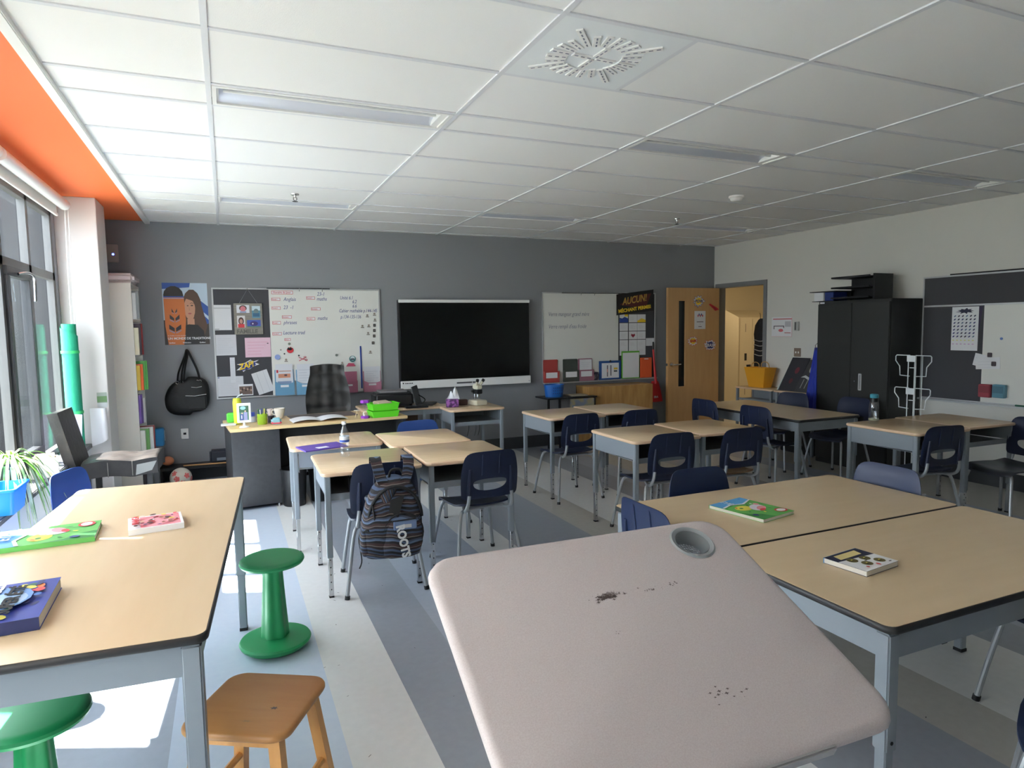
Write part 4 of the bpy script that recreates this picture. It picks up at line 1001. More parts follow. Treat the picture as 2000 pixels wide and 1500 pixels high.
lettering('AUCUN!', .135, P(190, 150, 70), (.10, -.0015, .165), 'N', t, shear=.35, bold=.003, xs=.78).rotation_euler = (PI / 2, R(-9), 0)
lettering('MÉCHANT PERMIS!', .066, m_yel, (.035, -.0015, .055), 'N', t, bold=.003, xs=.98).rotation_euler = (PI / 2, R(-7.5), 0)
gx, gz = [5.055, 5.208, 5.350], [1.640, 1.520, 1.402, 1.284, 1.178]
nm = ['top', 'second', 'third', 'fourth', 'bottom']; cn = ['left', 'middle', 'right']
for r_ in range(5):
    for c_ in range(3):
        l_ = lines(4, P(170, 160, 160), .15, .85, .3, .8, r_ * 3 + c_)
        if (r_, c_) == (0, 0): l_ = [(P(44, 70, 150), [(0, 0), (1, 0), (1, .5), (.6, .7), (.3, .5), (0, .6)]), (m_yel, rect(.6, .75, 1, 1))]
        if (r_, c_) == (0, 2): l_ = [(m_yel, [(0, 0), (1, 0), (1, .3), (.5, .5), (0, .2)])] + l_[:2]
        if (r_, c_) == (2, 1): l_ = [(P(150, 40, 60), [(.5, .2), (.75, .5), (.68, .72), (.5, .6), (.32, .72), (.25, .5)])]
        flatart('pinned_card', 'small white card pinned under the comic sign, %s row, %s column' % (nm[r_], cn[c_]), 'card', (gx[c_], YB - .016, gz[r_]), 'N', .138, .110, m_paper, l_, 'cards under the comic sign')
flatart('pinned_card', 'small white card pinned at the far right edge of the board', 'card', (5.495, YB - .016, 1.303), 'N', .138, .11, m_paper, lines(4))
yF = YB - .024
def standfile(lab, x0, w_, h_, c, extra):
    t = thing('file_holder', lab, 'file holder', (x0, yF, .852)); m_ = P(*c)
    MB().box(0, w_, -.006, 0, 0, h_, m_, .006).build('back', t)
    k = MB(); k.box(.0, w_ * 1.06, -.036, -.032, 0, h_ * .5, m_, .002); k.box(0, .004, -.034, -.005, 0, h_ * .5, m_); k.box(w_, w_ * 1.04, -.034, -.005, 0, h_ * .5, m_); k.build('pocket', t)
    MB().box(w_ * .12, w_ * .9, -.038, -.0365, h_ * .2, h_ * .44, m_paper).build('label_card', t)
standfile('red plastic file holder standing on the right board ledge', 3.858, .215, .305, (176, 70, 66), 0)
standfile('dark grey-green file holder standing on the right board ledge', 4.152, .22, .305, (70, 76, 70), 0)
standfile('mauve file holder with white papers on the right board ledge', 4.385, .22, .305, (150, 100, 116), 0)
o = flatart('papers_in_holder', 'white sheets inside the mauve file holder', 'paper sheets', (4.40, yF - .02, .98), 'N', .19, .165, m_paper, lines(5))
k = MB(); 
for q in range(7): k.tube([(.02 * (q % 4), -.02, .0), (.03 + .02 * (q % 3), -.03, .04 + .015 * (q % 3)), (.0 + .022 * (q % 4), -.015, .11)], .006, P(58, 48, 66), 6, 3)
o = tag(k.build('marker_bundle'), 'dark tangled bundle between the mauve holder and blue clipboard', 'bundle'); o.location = (4.62, yF, .852)
def clip(lab, x0, w_, h_, c, lay_, inner=(.12, .08, .9, .88), clipper=True, tilt=0, name='clipboard'):
    t = thing(name, lab, 'clipboard' if clipper else 'folder', (x0, yF - .004, .853))
    MB().box(0, w_, -.006, 0, 0, h_, P(*c), .003).build('board', t)
    u0, v0, u1, v1 = inner
    o = sheet(MB(), w_ * (u1 - u0), h_ * (v1 - v0), m_paper, lay_).build('sheet', t, fix=False); o.rotation_euler = (PI / 2, tilt, 0); o.location = (w_ * u0, -.008, h_ * v0)
    if clipper: MB().cyl((w_ / 2, -.008, h_ * .98), (w_ / 2, -.014, h_ * .98), .014, m_chrome, n=12).build('clip', t)
clip('blue clipboard with a sideways printed sheet on the board ledge', 4.71, .355, .26, (42, 84, 150), [(P(90, 84, 100), rect(.30, .1, .36, .85)), (P(90, 84, 100), rect(.50, .15, .56, .85)), (P(226, 190, 70), rect(.7, .55, .92, .68)), (P(60, 60, 60), rect(.7, .4, .9, .5)), (P(226, 150, 130), rect(.3, .4, .34, .6))])
clip('pale sheet in a bright green frame on the board ledge', 5.075, .30, .385, (110, 190, 70), [], (.06, .03, .97, .94), False, name='framed_sheet')
t = thing('orange_folder', 'orange folder standing at the right end of the board ledge', 'folder', (5.385, yF - .004, .853)); MB().box(0, .19, -.02, 0, 0, .285, P(226, 94, 50), .004).build('cover', t); MB().box(.06, .13, -.021, -.02, .262, .272, m_paper).build('tab', t)

# red snow shovel
t = thing('snow_shovel', 'red plastic shovel leaning upright between the board and the door', 'shovel', (5.62, YB - .07, .50))
m_rd = mat('red_plastic', (186, 34, 40), .4)
k = MB(); k.grid(lambda u, v: Vector(((u - .5) * (.10 + .17 * (1 - v) ** .7), -.02 + .05 * abs(u - .5) * 2 * .6, v * .30)), 8, 8, m_rd, th=(0, .008, 0)); k.build('blade', t)
MB().tube([(0, -.01, .26), (-.015, .0, .5), (-.025, .02, .76)], [.022, .015, .013], m_rd, 10).build('shaft', t)
MB().tube([(-.025, .02, .75), (-.027, .02, .86)], [.016, .012], m_black, 10).build('grip', t)
o = lettering('ERA', .04, m_paper, (-.04, -.026, .06), 'N', t, bold=.002)
# wooden box, dark side table, blue basket
t = thing('wooden_cabinet', 'low open wooden cubby box under the right whiteboard', 'cabinet', (4.86, 7.62, 0))
m_ply = mat('plywood', (196, 154, 94), .5, rgb2=(166, 120, 66), nscale=3, stretch=(5, 5, .8), sharp=(.3, .7)); k = MB()
k.box(-.50, .50, -.17, .19, .775, .795, m_ply); k.box(-.50, .50, -.17, .19, .0, .03, m_ply)
for x in (-.50, -.17, .0, .17, .48): k.box(x, x + .02, -.17, .19, .03, .775, m_ply)
k.box(-.5, .5, .17, .19, .03, .775, m_ply); k.build('carcass', t); k = MB(); k.box(-.48, .48, -.168, -.155, .03, .775, m_ply); k.build('front_panel', t)
t = thing('side_table', 'small dark side table with a map-like front below the blue basket', 'table', (4.05, 7.52, 0))
MB().box(-.35, .37, -.17, .20, .672, .69, m_black, .003).build('tabletop', t)
for x in (-.33, -.17, .34):
    MB().box(x - .012, x + .012, -.16, -.135, 0, .672, m_black).build('leg', t)
MB().box(-.02, .33, -.158, -.15, .42, .665, mat('map_print', (150, 140, 110), .6, rgb2=(120, 126, 140), nscale=9, sharp=(.45, .55))).build('print_panel', t)
k = MB().box(-.12, .12, -.1, .1, 0, .012, mat('beige_tray', (178, 166, 144), .6), .004); o = tag(k.build('flat_tray'), 'flat beige tray lying on the dark side table', 'tray'); o.location = (4.21, 7.53, .691)
t = thing('basket', 'blue plastic basket on the dark side table below the red file holder', 'basket', (3.88, 7.53, .691)); m_bb = mat('basket_blue', (36, 104, 186), .4)
MB().lathe([(.001, .003), (.115, .003), (.118, 0), (.135, .15), (.142, .152), (.142, .160), (.130, .160), (.112, .008), (.001, .008)], m_bb, 32, sy=.75, cap=False).build('body', t)
k = MB()
for q in range(5):
    for z in (.05, .085, .12): x = -.06 + .03 * q; k.cyl((x, -.0925 - z * .08, z), (x, -.0985 - z * .08, z), .006, m_ink, n=8)
k.build('holes', t)
# ================================================================ RIGHT WALL
XE = XR - .002
t = thing('tack_and_white_board', 'large dark pin board and whiteboard on the right wall beside the black cabinet', 'whiteboard', (XR, 4.60, .79)); Wb = 2.9
def bx(a, b, z0, z1, m_, th0=-.014, th1=-.001, bev=0): return (th0, th1, -b, -a, z0, z1, m_)
k = MB()
for a in (bx(0, Wb, 0, .016, m_alu, -.022), bx(0, Wb, 1.24, 1.256, m_alu, -.022), bx(0, .016, .016, 1.24, m_alu, -.022), bx(Wb - .016, Wb, .016, 1.24, m_alu, -.022), bx(.016, Wb, .945, .962, m_alu, -.02)): k.box(*a, .002)
k.build('frame', t)
k = MB(); k.box(*bx(.016, Wb - .016, .962, 1.24, m_tack)); k.build('upper_tack_strip', t)
k = MB(); k.box(*bx(.016, .61, .016, .945, m_tack)); k.build('lower_tack_panel', t)
k = MB(); k.box(*bx(.61, Wb - .016, .016, .945, m_board)); k.build('writing_surface', t)
k = MB(); k.box(*bx(.28, 1.9, 1.256, 1.268, m_blackmat, -.03)); k.build('top_rail', t)
k = MB(); k.box(*bx(.016, Wb, -.01, .006, m_alu, -.075)); k.build('pen_tray', t)
def eart(name, lab, cat, y, z, w_, h_, base, lay_, grp=None, d=.016): return flatart(name, lab, cat, (XR - d, y, z), 'E', w_, h_, base, lay_, grp)
lay_ = [(P(38, 36, 64), star(.5, .905, .16, .09, 9, 2.2, .42, 3))]
rn = random.Random(5)
for r_ in range(7):
    for c_ in range(6): lay_.append((rn.choice([P(40, 42, 70), P(60, 60, 120), P(58, 40, 70), P(50, 60, 90), P(90, 110, 140)]), blob(.12 + .15 * c_, .79 - .078 * r_, .045, .017, 8, rot=.35)))
for c_ in range(6): lay_.append((P(220, 216, 120), blob(.12 + .15 * c_, .235, .04, .012, 8))); lay_.append((P(206, 170, 206), blob(.12 + .15 * c_, .15, .045, .013, 8)))
eart('chart', 'white chart of many small dark shapes pinned on the right wall board', 'chart', 4.29, 1.297, .255, .43, m_paper, lay_, d=.02)
k = MB().poly([(0, 0, 0), (0, -.05, .43), (0, .0, .43)], P(52, 40, 70))
o = tag(k.build('dark_sheet', fix=False), 'dark purple sheet edge behind the chart on the right wall', 'paper sheet'); o.location = (XR - .0165, 4.05, 1.297); o.data.transform(Matrix.Diagonal((1, 1, 1, 1)))
eart('loose_note', 'white note pinned under the chart, higher of two overlapping', 'note', 4.075, 1.16, .16, .12, m_paper, lines(3), d=.018).rotation_euler = (PI / 2, R(12), -PI / 2)
eart('loose_note', 'wide white note pinned under the chart, lower of two overlapping', 'note', 4.04, 1.118, .22, .11, m_paper, lines(3), d=.02).rotation_euler = (PI / 2, R(-4), -PI / 2)
for q, (y, z, l_) in enumerate(((3.918, 1.261, 'upper'), (3.879, 1.177, 'lower'))):
    o = MB().box(-.008, 0, -.022, .022, -.022, .022, P(70, 60, 66), .004).build('magnet'); o.location = (XR - .018, y, z); tag(o, '%s dark square magnet holding the white notes' % l_, 'magnet')
for y, z, c_, l_ in ((3.93, .92, (150, 56, 66), 'red'), (3.805, .925, (90, 140, 160), 'teal')):
    k = MB(); k.box(-.05, 0, -.055, .055, -.065, .06, P(*c_), .006); k.box(-.052, -.049, -.045, .045, -.02, .045, P(*[int(v * .85) for v in c_]), .001); o = k.build('magnetic_pocket'); o.location = (XR - .016, y, z); tag(o, '%s translucent magnetic pocket on the right wall whiteboard' % l_, 'pocket')
k = MB().cyl((0, 0, 0), (-.006, 0, 0), .012, P(90, 120, 190), n=14); o = tag(k.build('magnet'), 'tiny blue magnet alone on the right wall whiteboard', 'magnet'); o.location = (XR - .0145, 3.824, 1.417)
k = MB().tube([(0, .04, 0), (0, -.07, 0)], .008, P(30, 90, 70), 8); o = tag(k.build('marker'), 'dark green marker on the ledge of the right wall board', 'marker'); o.location = (XR - .05, 3.62, .804)
o = eart('safety_sign', 'white and red instruction sign by the door frame', 'sign', 6.677, 1.42, .345, .255, m_paper, [(m_red, rect(.06, .88, .98, .92)), (P(90, 80, 90), rect(.1, .52, .62, .56)), (P(90, 80, 90), rect(.1, .38, .14, .56)), (P(90, 80, 90), rect(.58, .44, .62, .56)), (P(206, 110, 120), blob(.46, .32, .12, .08)), (P(190, 190, 196), rect(.66, .5, .94, .78)), (m_red, rect(.64, .18, .94, .21)), (P(220, 160, 160), rect(0, 0, 1, .012)), (P(220, 160, 160), rect(.985, 0, 1, 1))], d=.003)
t = thing('thermostat', 'small grey thermostat on the right wall beside the sign', 'thermostat', (XR, 6.25, 1.555)); MB().box(-.022, 0, -.035, .035, -.058, .058, mat('thermo', (186, 188, 184), .5), .004).build('housing', t); MB().box(-.024, -.021, -.0, .024, -.05, .05, P(96, 96, 94)).build('display', t)
t = thing('light_switch', 'beige double light switch plate on the right wall', 'light switch', (XR, 6.238, 1.22)); MB().box(-.006, 0, -.055, .055, -.055, .055, mat('switch_plate', (136, 120, 106), .45), .003).build('plate', t); k = MB(); k.box(-.012, -.005, -.028, -.014, -.012, .012, m_white); k.box(-.012, -.005, .014, .028, -.012, .012, m_white); k.build('toggles', t)
# yellow bag desk
t = thing('activity_desk', 'narrow table beside the doorway carrying the yellow bag', 'desk', (6.53, 6.64, 0), 0)
make_lab = MB().prism(rrect(-.17, .17, -.33, .33, .03), .728, .75, m_lam, m_lamedge, bull=.006).build('tabletop', t)
k = MB(); k.box(-.14, .14, -.30, .30, .58, .585, m_metal); k.box(-.142, -.138, -.30, .30, .57, .60, m_metal); k.box(.13, .14, -.3, .3, .58, .728, m_metal); k.build('book_box', t)
for sx in (-.14, .14):
    for sy in (-.30, .30): MB().box(sx - .016, sx + .016, sy - .016, sy + .016, 0, .73, m_metal, .003).build('leg', t)
t = thing('tote_bag', 'yellow tote bag standing on the table by the doorway', 'bag', (6.53, 6.68, .751))
rings = [[(sx * a, sy * b, z) for sx, sy in ((-1, -1), (-.3, -1.05), (.3, -1.05), (1, -1), (1, 1), (.3, 1.05), (-.3, 1.05), (-1, 1))] for a, b, z in ((.07, .13, 0), (.085, .155, .12), (.10, .185, .25), (.104, .19, .262), (.097, .183, .262), (.08, .15, .10), (.06, .12, .01))]
MB().rings(rings, mat('yellow_bag', (222, 156, 36), .6, bump=.2, bscale=20), cap=True).build('body', t)
k = MB()
for sx in (-.09, .09): k.tube([(sx, -.07, .24), (sx * .9, -.06, .31), (sx * .9, 0, .335), (sx * .9, .06, .31), (sx, .07, .24)], .006, mat('rope', (190, 150, 90), .8), 6, 4)
k.build('handles', t)
def leaning(name, lab, y0, y1, z0, z1, x0, x1, c, lays=None):
    k = MB(); th = .012; w_ = y1 - y0
    k.add([(x0, y0, z0), (x0, y1, z0), (x1, y1, z1), (x1, y0, z1), (x0 + th, y0, z0), (x0 + th, y1, z0), (x1 + th, y1, z1), (x1 + th, y0, z1)], [(0, 1, 2, 3), (7, 6, 5, 4), (0, 3, 7, 4), (1, 5, 6, 2), (0, 4, 5, 1), (3, 2, 6, 7)], P(*c))
    for m_, pts in (lays or []): k.poly([(x0 + (x1 - x0) * v - .0012, y1 - w_ * u, z0 + (z1 - z0) * v) for u, v in pts], m_)
    return tag(k.build(name, fix=False), lab, 'board')
t = thing('low_table', 'small wooden-topped table against the right wall holding the dark canvases', 'table', (6.50, 5.92, 0))
MB().prism(rrect(-.20, .20, -.34, .32, .05), .735, .757, m_lam, m_lamedge, bull=.006).build('tabletop', t)
for sx in (-.16, .16):
    for sy in (-.28, .27): MB().box(sx - .016, sx + .016, sy - .016, sy + .016, 0, .735, m_metal, .003).build('leg', t)
leaning('dark_canvas', 'dark canvas with faint red marks leaning on the right wall, left one', 5.93, 6.20, .759, 1.16, 6.36, 6.60, (52, 52, 58), [(P(110, 46, 56), blob(.6, .62, .12, .10)), (P(96, 46, 52), blob(.5, .3, .1, .08))])
leaning('dark_canvas', 'dark canvas with white ribbon drawing leaning on the right wall, right one', 5.64, 5.94, .759, 1.14, 6.35, 6.60, (62, 62, 64), [(P(190, 192, 190), [(.0, .45), (.2, .52), (.45, .45), (.8, .53), (.86, .47), (.45, .38), (.2, .45)]), (P(170, 172, 160), blob(.35, .72, .10, .12)), (P(150, 152, 150), rect(.2, .12, .24, .40)), (P(150, 152, 150), rect(.4, .12, .44, .40))])
leaning('pale_folder', 'pale sheet standing between the yellow bag and the dark canvases', 6.20, 6.26, .759, 1.04, 6.40, 6.60, (190, 206, 200))
k = MB(); rn = random.Random(8)
for q in range(10): k.tube([(rn.uniform(-.03, .03), rn.uniform(-.06, .06), 0) for _ in range(4)], .008, P(96, 90, 70), 6, 4)
k.xf(Matrix.Translation((6.62, 6.27, 1.06)));
t = thing('round_basket', 'small brown wicker ring behind the pale sheet on the right wall table', 'basket', (6.62, 6.17, .758)); k = MB().tube([(0, .07 * math.cos(2 * PI * q / 20), .30 + .06 * math.sin(2 * PI * q / 20)) for q in range(21)], .012, P(110, 98, 76), 8); k.build('ring', t); MB().cyl((0, 0, 0), (0, 0, .24), .03, P(84, 80, 74)).build('holder', t)
k = MB(); k.grid(lambda u, v: Vector((6.22 - .05 * (1 - v) * (1 + .3 * math.sin(u * 14)), 5.50 + (.02 + .06 * (1 - v)) * (u * 2 - .6), .56 + .75 * v)), 14, 12, mat('blue_cloth', (22, 46, 150), .7), th=(.01, 0, 0)); 
t = thing('blue_cloth', 'bright blue cloth hanging at the left side of the black cabinet', 'cloth', (0, 0, 0)); k.build('cloth', t); MB().tube([(6.215, 5.505, 1.28), (6.20, 5.50, 1.34), (6.222, 5.49, 1.36)], .004, m_chrome, 6).build('hook', t)
k = MB().box(6.37, 6.62, 5.67, 6.16, .40, .60, m_blackmat, .01); o = tag(k.build('dark_box'), 'dark box stored under the table with the canvases', 'box'); 
k = MB().box(6.37, 6.62, 5.67, 6.16, .0, .399, m_blackmat, .01); o = tag(k.build('dark_box'), 'lower dark box on the floor under the table with the canvases', 'box')
# coat in the corridor
t = thing('coat', 'dark fur-hooded coat with pale stripes hanging past the doorway', 'coat', (7.18, 7.36, .72))
m_coat = mat('coat_black', (26, 24, 26), .8, bump=.5, bscale=30)
rings = []
for q, (z, r) in enumerate(((0, .05), (.05, .10), (.4, .11), (.62, .10), (.72, .115), (.85, .10), (.93, .05), (.95, .02))): rings.append([(r * math.cos(a) * .7, -.02 + r * (1 + .06 * math.sin(5 * a + q)) * math.sin(a) , z) for a in [2 * PI * i / 20 for i in range(20)]])
MB().rings(rings, m_coat).build('body', t)
k = MB()
for z in (.42, .49, .56, .63): k.tube([(.08 * math.cos(a), -.02 + .112 * math.sin(a), z + .01 * math.sin(3 * a)) for a in [2 * PI * i / 20 for i in range(21)]], .006, P(170, 164, 156), 6)
k.build('stripes', t)
k = MB(); k.tube([(-.02, .12, .0), (-.04, .15, .05), (-.05, .17, .27)], [.05, .07, .05], m_coat, 10, 4, .6); k.build('hanging_pouch', t)
MB().tube([(.0, .0, .94), (.02, .02, 1.0), (.02, .03, 1.03)], .004, m_black, 6).build('hanging_strap', t)

# ================================================================ WIRE RACK and bottles
m_wire = mat('white_wire', (206, 212, 216), .4)
t = thing('wire_rack', 'white wire book rack standing behind the right hand desk pair', 'rack', (5.62, 3.90, 0), R(0))
k = MB()
for x, y in ((-.05, -.03), (-.05, .03), (.05, -.03), (.05, .03)): k.tube([(x, y, .02), (x, y, 1.29)], .005, m_wire, 6)
k.build('posts', t)
for z in (1.00, 1.29):
    k = MB()
    for s_ in (-1, 1):
        k.tube([(-.03, s_ * .03, z), (-.03, s_ * .155, z), (-.03, s_ * .165, z - .01), (-.03, s_ * .165, z - .05), (-.03, s_ * .125, z - .10), (-.03, s_ * .12, z - .18), (-.03, s_ * .03, z - .185)], .0045, m_wire, 6)
    k.tube([(-.03, -.03, z - .11), (-.03, .03, z - .11)], .0045, m_wire, 6)
    k.box(-.058, -.050, -.04, .04, z - .055, z, m_wire); k.build('basket', t)
k = MB(); k.tube([(-.2, 0, .01), (.2, 0, .01)], .01, m_wire, 8); k.tube([(0, -.2, .01), (0, .2, .01)], .01, m_wire, 8); k.build('base', t)
m_pet = glass('clear_plastic', (.93, .96, .98), .10, .03)
m_water = glass('water_fill', (.80, .87, .92), .08, .02)
t = thing('water_bottle', 'clear disposable water bottle with blue and white label on the desk', 'bottle', (.705, 4.365, .757))
MB().lathe([(.026, .0), (.031, .006), (.031, .03), (.029, .035), (.031, .04), (.031, .06), (.029, .065), (.031, .07), (.031, .13), (.030, .155), (.014, .195), (.012, .205), (.012, .215)], m_pet, 28).build('bottle_body', t)
MB().lathe([(.0318, .095), (.0318, .135)], P(206, 214, 226), 28, cap=False).build('label', t); k = MB().lathe([(.0322, .098), (.0322, .112)], P(50, 84, 170), 28, cap=False); k.build('label_band', t)
MB().lathe([(.001, .212), (.0145, .212), (.0145, .23), (.001, .231)], P(226, 232, 236), 20).build('cap', t)
t = thing('sports_bottle', 'clear bottle with teal and black lid on the right hand desk', 'bottle', (4.875, 3.72, .757))
MB().lathe([(.034, 0), (.038, .006), (.038, .13), (.036, .165), (.030, .185)], m_pet, 28).build('bottle_body', t)
MB().lathe([(.031, .18), (.032, .21), (.028, .215), (.001, .215)], m_black, 24).build('collar', t); k = MB().lathe([(.030, .212), (.033, .218), (.033, .238), (.026, .245), (.001, .246)], P(50, 130, 150), 24); k.build('lid', t)
MB().lathe([(.0385, .03), (.0385, .045)], P(150, 150, 120), 24, cap=False).build('print_band', t)
k = MB(); k.prism([(-.17, -.10), (.14, -.12), (.17, .10), (-.14, .12)], 0, .008, P(92, 66, 160)); k.box(-.06, .02, -.075, -.02, .008, .009, m_paper); o = tag(k.build('folder'), 'purple folder with a white label lying on the front left desk', 'folder'); o.location = (.61, 4.78, .7575); o.rotation_euler = (0, 0, R(20))
o = tag(MB().box(-.14, .14, -.12, .12, 0, .10, m_black, .012).build('plastic_bin'), 'black box inside the open desk below the water bottle', 'box'); o.location = (.80, 4.10, .6045)

# ================================================================ BACKPACK
def stripe_mat(ax='Z', fq=9.0, nm_='striped_fabric'):
    m = bpy.data.materials.new(nm_); m.use_nodes = True; N = m.node_tree.nodes; L = m.node_tree.links; b = N['Principled BSDF']; b.inputs['Roughness'].default_value = .85
    tc = N.new('ShaderNodeTexCoord'); sp = N.new('ShaderNodeSeparateXYZ'); L.new(tc.outputs['Object'], sp.inputs[0])
    nz = N.new('ShaderNodeTexNoise'); nz.inputs['Scale'].default_value = 4.5; L.new(tc.outputs['Object'], nz.inputs['Vector'])
    a = N.new('ShaderNodeMath'); a.operation = 'MULTIPLY_ADD'; L.new(nz.outputs['Fac'], a.inputs[0]); a.inputs[1].default_value = .10; L.new(sp.outputs[ax], a.inputs[2])
    w = N.new('ShaderNodeMath'); w.operation = 'MULTIPLY'; w.inputs[1].default_value = fq; L.new(a.outputs[0], w.inputs[0])
    fr = N.new('ShaderNodeMath'); fr.operation = 'FRACT'; L.new(w.outputs[0], fr.inputs[0])
    r = N.new('ShaderNodeValToRGB'); r.color_ramp.interpolation = 'CONSTANT'; e = r.color_ramp.elements
    cs = [(0, (26, 24, 28)), (.12, (62, 76, 102)), (.22, (40, 30, 32)), (.32, (112, 102, 98)), (.35, (64, 44, 44)), (.45, (30, 27, 30)), (.55, (84, 102, 130)), (.63, (60, 68, 88)), (.70, (28, 25, 28)), (.78, (118, 106, 98)), (.81, (48, 34, 36)), (.92, (54, 66, 90))]
    e[0].position = 0; e[0].color = lin(cs[0][1]); e[1].position = cs[1][0]; e[1].color = lin(cs[1][1])
    for p_, c_ in cs[2:]: q = e.new(p_); q.color = lin(c_)
    L.new(fr.outputs[0], r.inputs[0]); L.new(r.outputs[0], b.inputs['Base Color'])
    bp = N.new('ShaderNodeBump'); bp.inputs['Strength'].default_value = .3; n2 = N.new('ShaderNodeTexNoise'); n2.inputs['Scale'].default_value = 30; L.new(tc.outputs['Object'], n2.inputs['Vector']); L.new(n2.outputs[0], bp.inputs['Height']); bp.inputs['Distance'].default_value = .01; L.new(bp.outputs[0], b.inputs['Normal'])
    return m
m_str = stripe_mat(); m_str2 = stripe_mat('X', 26.0, 'striped_fabric_upright'); m_pipe = mat('black_webbing', (20, 20, 22), .7)
t = thing('backpack', 'striped blue and brown backpack reading ROOTS hanging on the chair back', 'backpack', (.865, 3.70, .27), R(-4))
def supere(cx, z, w_, h_, d_, yc, ex=2.8, n=32): return [(cx + w_ * (abs(math.cos(a)) ** (2 / ex)) * (1 if math.cos(a) > 0 else -1), yc + d_ * (abs(math.sin(a)) ** (2 / ex)) * (1 if math.sin(a) > 0 else -1), z) for a in [2 * PI * i / n for i in range(n)]]
prof = [(0, .09, .05, .02), (.015, .135, .085, .01), (.05, .165, .11, 0), (.14, .178, .125, 0), (.25, .170, .120, .0), (.34, .150, .10, .01), (.41, .118, .075, .025), (.455, .075, .045, .04), (.47, .02, .012, .05)]
rings = [supere(-.03 + .075 * (z / .47) * .5, z, w_, 0, d_, yc) for z, w_, d_, yc in prof]
MB().rings(rings, m_str).build('body', t, sharp=70)
rings = [supere(.02 + .03 * (z / .3), z, w_, 0, d_, -.085) for z, w_, d_ in ((.02, .07, .02), (.035, .105, .045), (.10, .118, .06), (.19, .112, .058), (.25, .09, .045), (.275, .05, .02))]
pk = MB().rings(rings, m_str).build('front_pocket', t, sharp=70)
def arc(cx, zc, rx, rz, y, a0, a1, n=20): return [(cx + rx * math.cos(R(a0 + (a1 - a0) * i / n)), y, zc + rz * math.sin(R(a0 + (a1 - a0) * i / n))) for i in range(n + 1)]
k = MB().tube(arc(.035, .165, .112, .115, -.115, -25, 205), .0055, m_pipe, 8); k.tube(arc(.0, .24, .150, .185, -.070, 0, 180), .010, m_pipe, 8); k.tube(arc(-.005, .22, .165, .17, -.030, 15, 165), .006, m_pipe, 8); k.build('zip_piping', t); rings = [[(-.125 + .045 * math.cos(a) + .10 * q / 6, -.045 + .062 * math.sin(a) * (1 - q / 14), .16 + .042 * q) for a in [2 * PI * i / 16 for i in range(16)]] for q in range(7)]; MB().rings(rings, m_str2).build('side_panel', t, sharp=70); k = MB().poly([(-.06, -.1165, .20), (-.02, -.1195, .16), (.02, -.118, .30), (.05, -.098, .38), (-.03, -.100, .36)], m_pipe); k.build('dark_panel', t)
k = MB().box(-.025, .105, -.150, -.135, .195, .245, P(96, 116, 150), .004); k.tube([(-.03, -.148, .248), (.10, -.150, .252)], .004, m_pipe, 6); k.box(.02, .075, -.153, -.150, .205, .225, P(190, 186, 184), .001); k.build('logo_patch', pk)
o = lettering('ROOTS', .062, P(206, 206, 206), (-.012, -.157, .222), 'N', t, bold=.003, xs=1.0); o.rotation_euler = (PI / 2, R(80), 0)
o.data.transform(Matrix.Diagonal((.92, 1.05, 1, 1)))
rings = [supere(-.165, z, w_, 0, d_, -.02) for z, w_, d_ in ((.03, .02, .03), (.06, .035, .06), (.15, .035, .065), (.19, .02, .05))]
k = MB().rings(rings, m_str); k.build('side_pocket', t, sharp=70); k = MB().tube([(-.185, -.08, .185), (-.16, -.09, .195), (-.13, -.085, .16)], .005, m_pipe, 6, 4); k.build('pocket_binding', t)
k = MB()
for x1 in (-.085, .10):
    pth = catmull([(x1 * .6, -.01, .42), (x1 * .85, -.005, .48), (x1, .03, .545), (x1, .085, .570), (x1, .125, .55), (x1, .135, .42), (x1 - .01, .13, .15)], 6); nP = len(pth) - 1
    def ft(u, v, pth=pth, nP=nP):
        i = min(int(v * nP + .001), nP); return pth[i] + Vector(((u - .5) * .062, 0, 0))
    k.grid(ft, 2, nP, m_str, th=(0, -.007, .004))
k.build('shoulder_straps', t)
k = MB().tube([(-.02, .02, .46), (.0, .03, .50), (.05, .03, .50), (.07, .02, .46)], .008, m_pipe, 8, 5); k.build('grab_loop', t)
k = MB().tube([(-.17, .03, .20), (-.20, .02, .12), (-.19, .0, .0), (-.205, .0, -.05)], .004, m_pipe, 6, 5); k.tube([(-.13, -.09, .33), (-.12, -.1, .24), (-.10, -.11, .12)], .006, m_pipe, 6, 5); k.build('loose_straps', t)

# ================================================================ BOOKS AND COMICS
def comic(lab, x, y, z, rz, w_, h_, th_, cover, lays, words=(), spine=None, name='comic_book'):
    t = thing(name, lab, 'book', (x, y, z), R(rz))
    MB().box(0, w_ - .002, .002, h_ - .002, .001, th_ - .001, mat('page_edges', (206, 202, 192), .8)).build('pages', t)
    k = MB(); k.box(0, w_, 0, h_, 0, .001, cover); k.box(0, w_, 0, h_, th_ - .001, th_, cover); k.box(-.001, .001, 0, h_, 0, th_, spine or cover)
    for q, (m_, pts) in enumerate(lays): k.poly([(u * w_, v * h_, th_ + .00025 * (q + 1)) for u, v in pts], m_)
    c_ = k.build('cover', t, fix=False)
    for tx, s_, u, v, m_, kw in words: lettering(tx, s_, m_, (u * w_, v * h_, th_ + .0003 * (len(lays) + 2)), 'U', t, **kw)
    return t
G1, G2, SKY, PK, RD, YL = P(96, 176, 84), P(54, 136, 62), P(86, 160, 214), P(232, 150, 160), P(206, 54, 62), P(232, 216, 84)
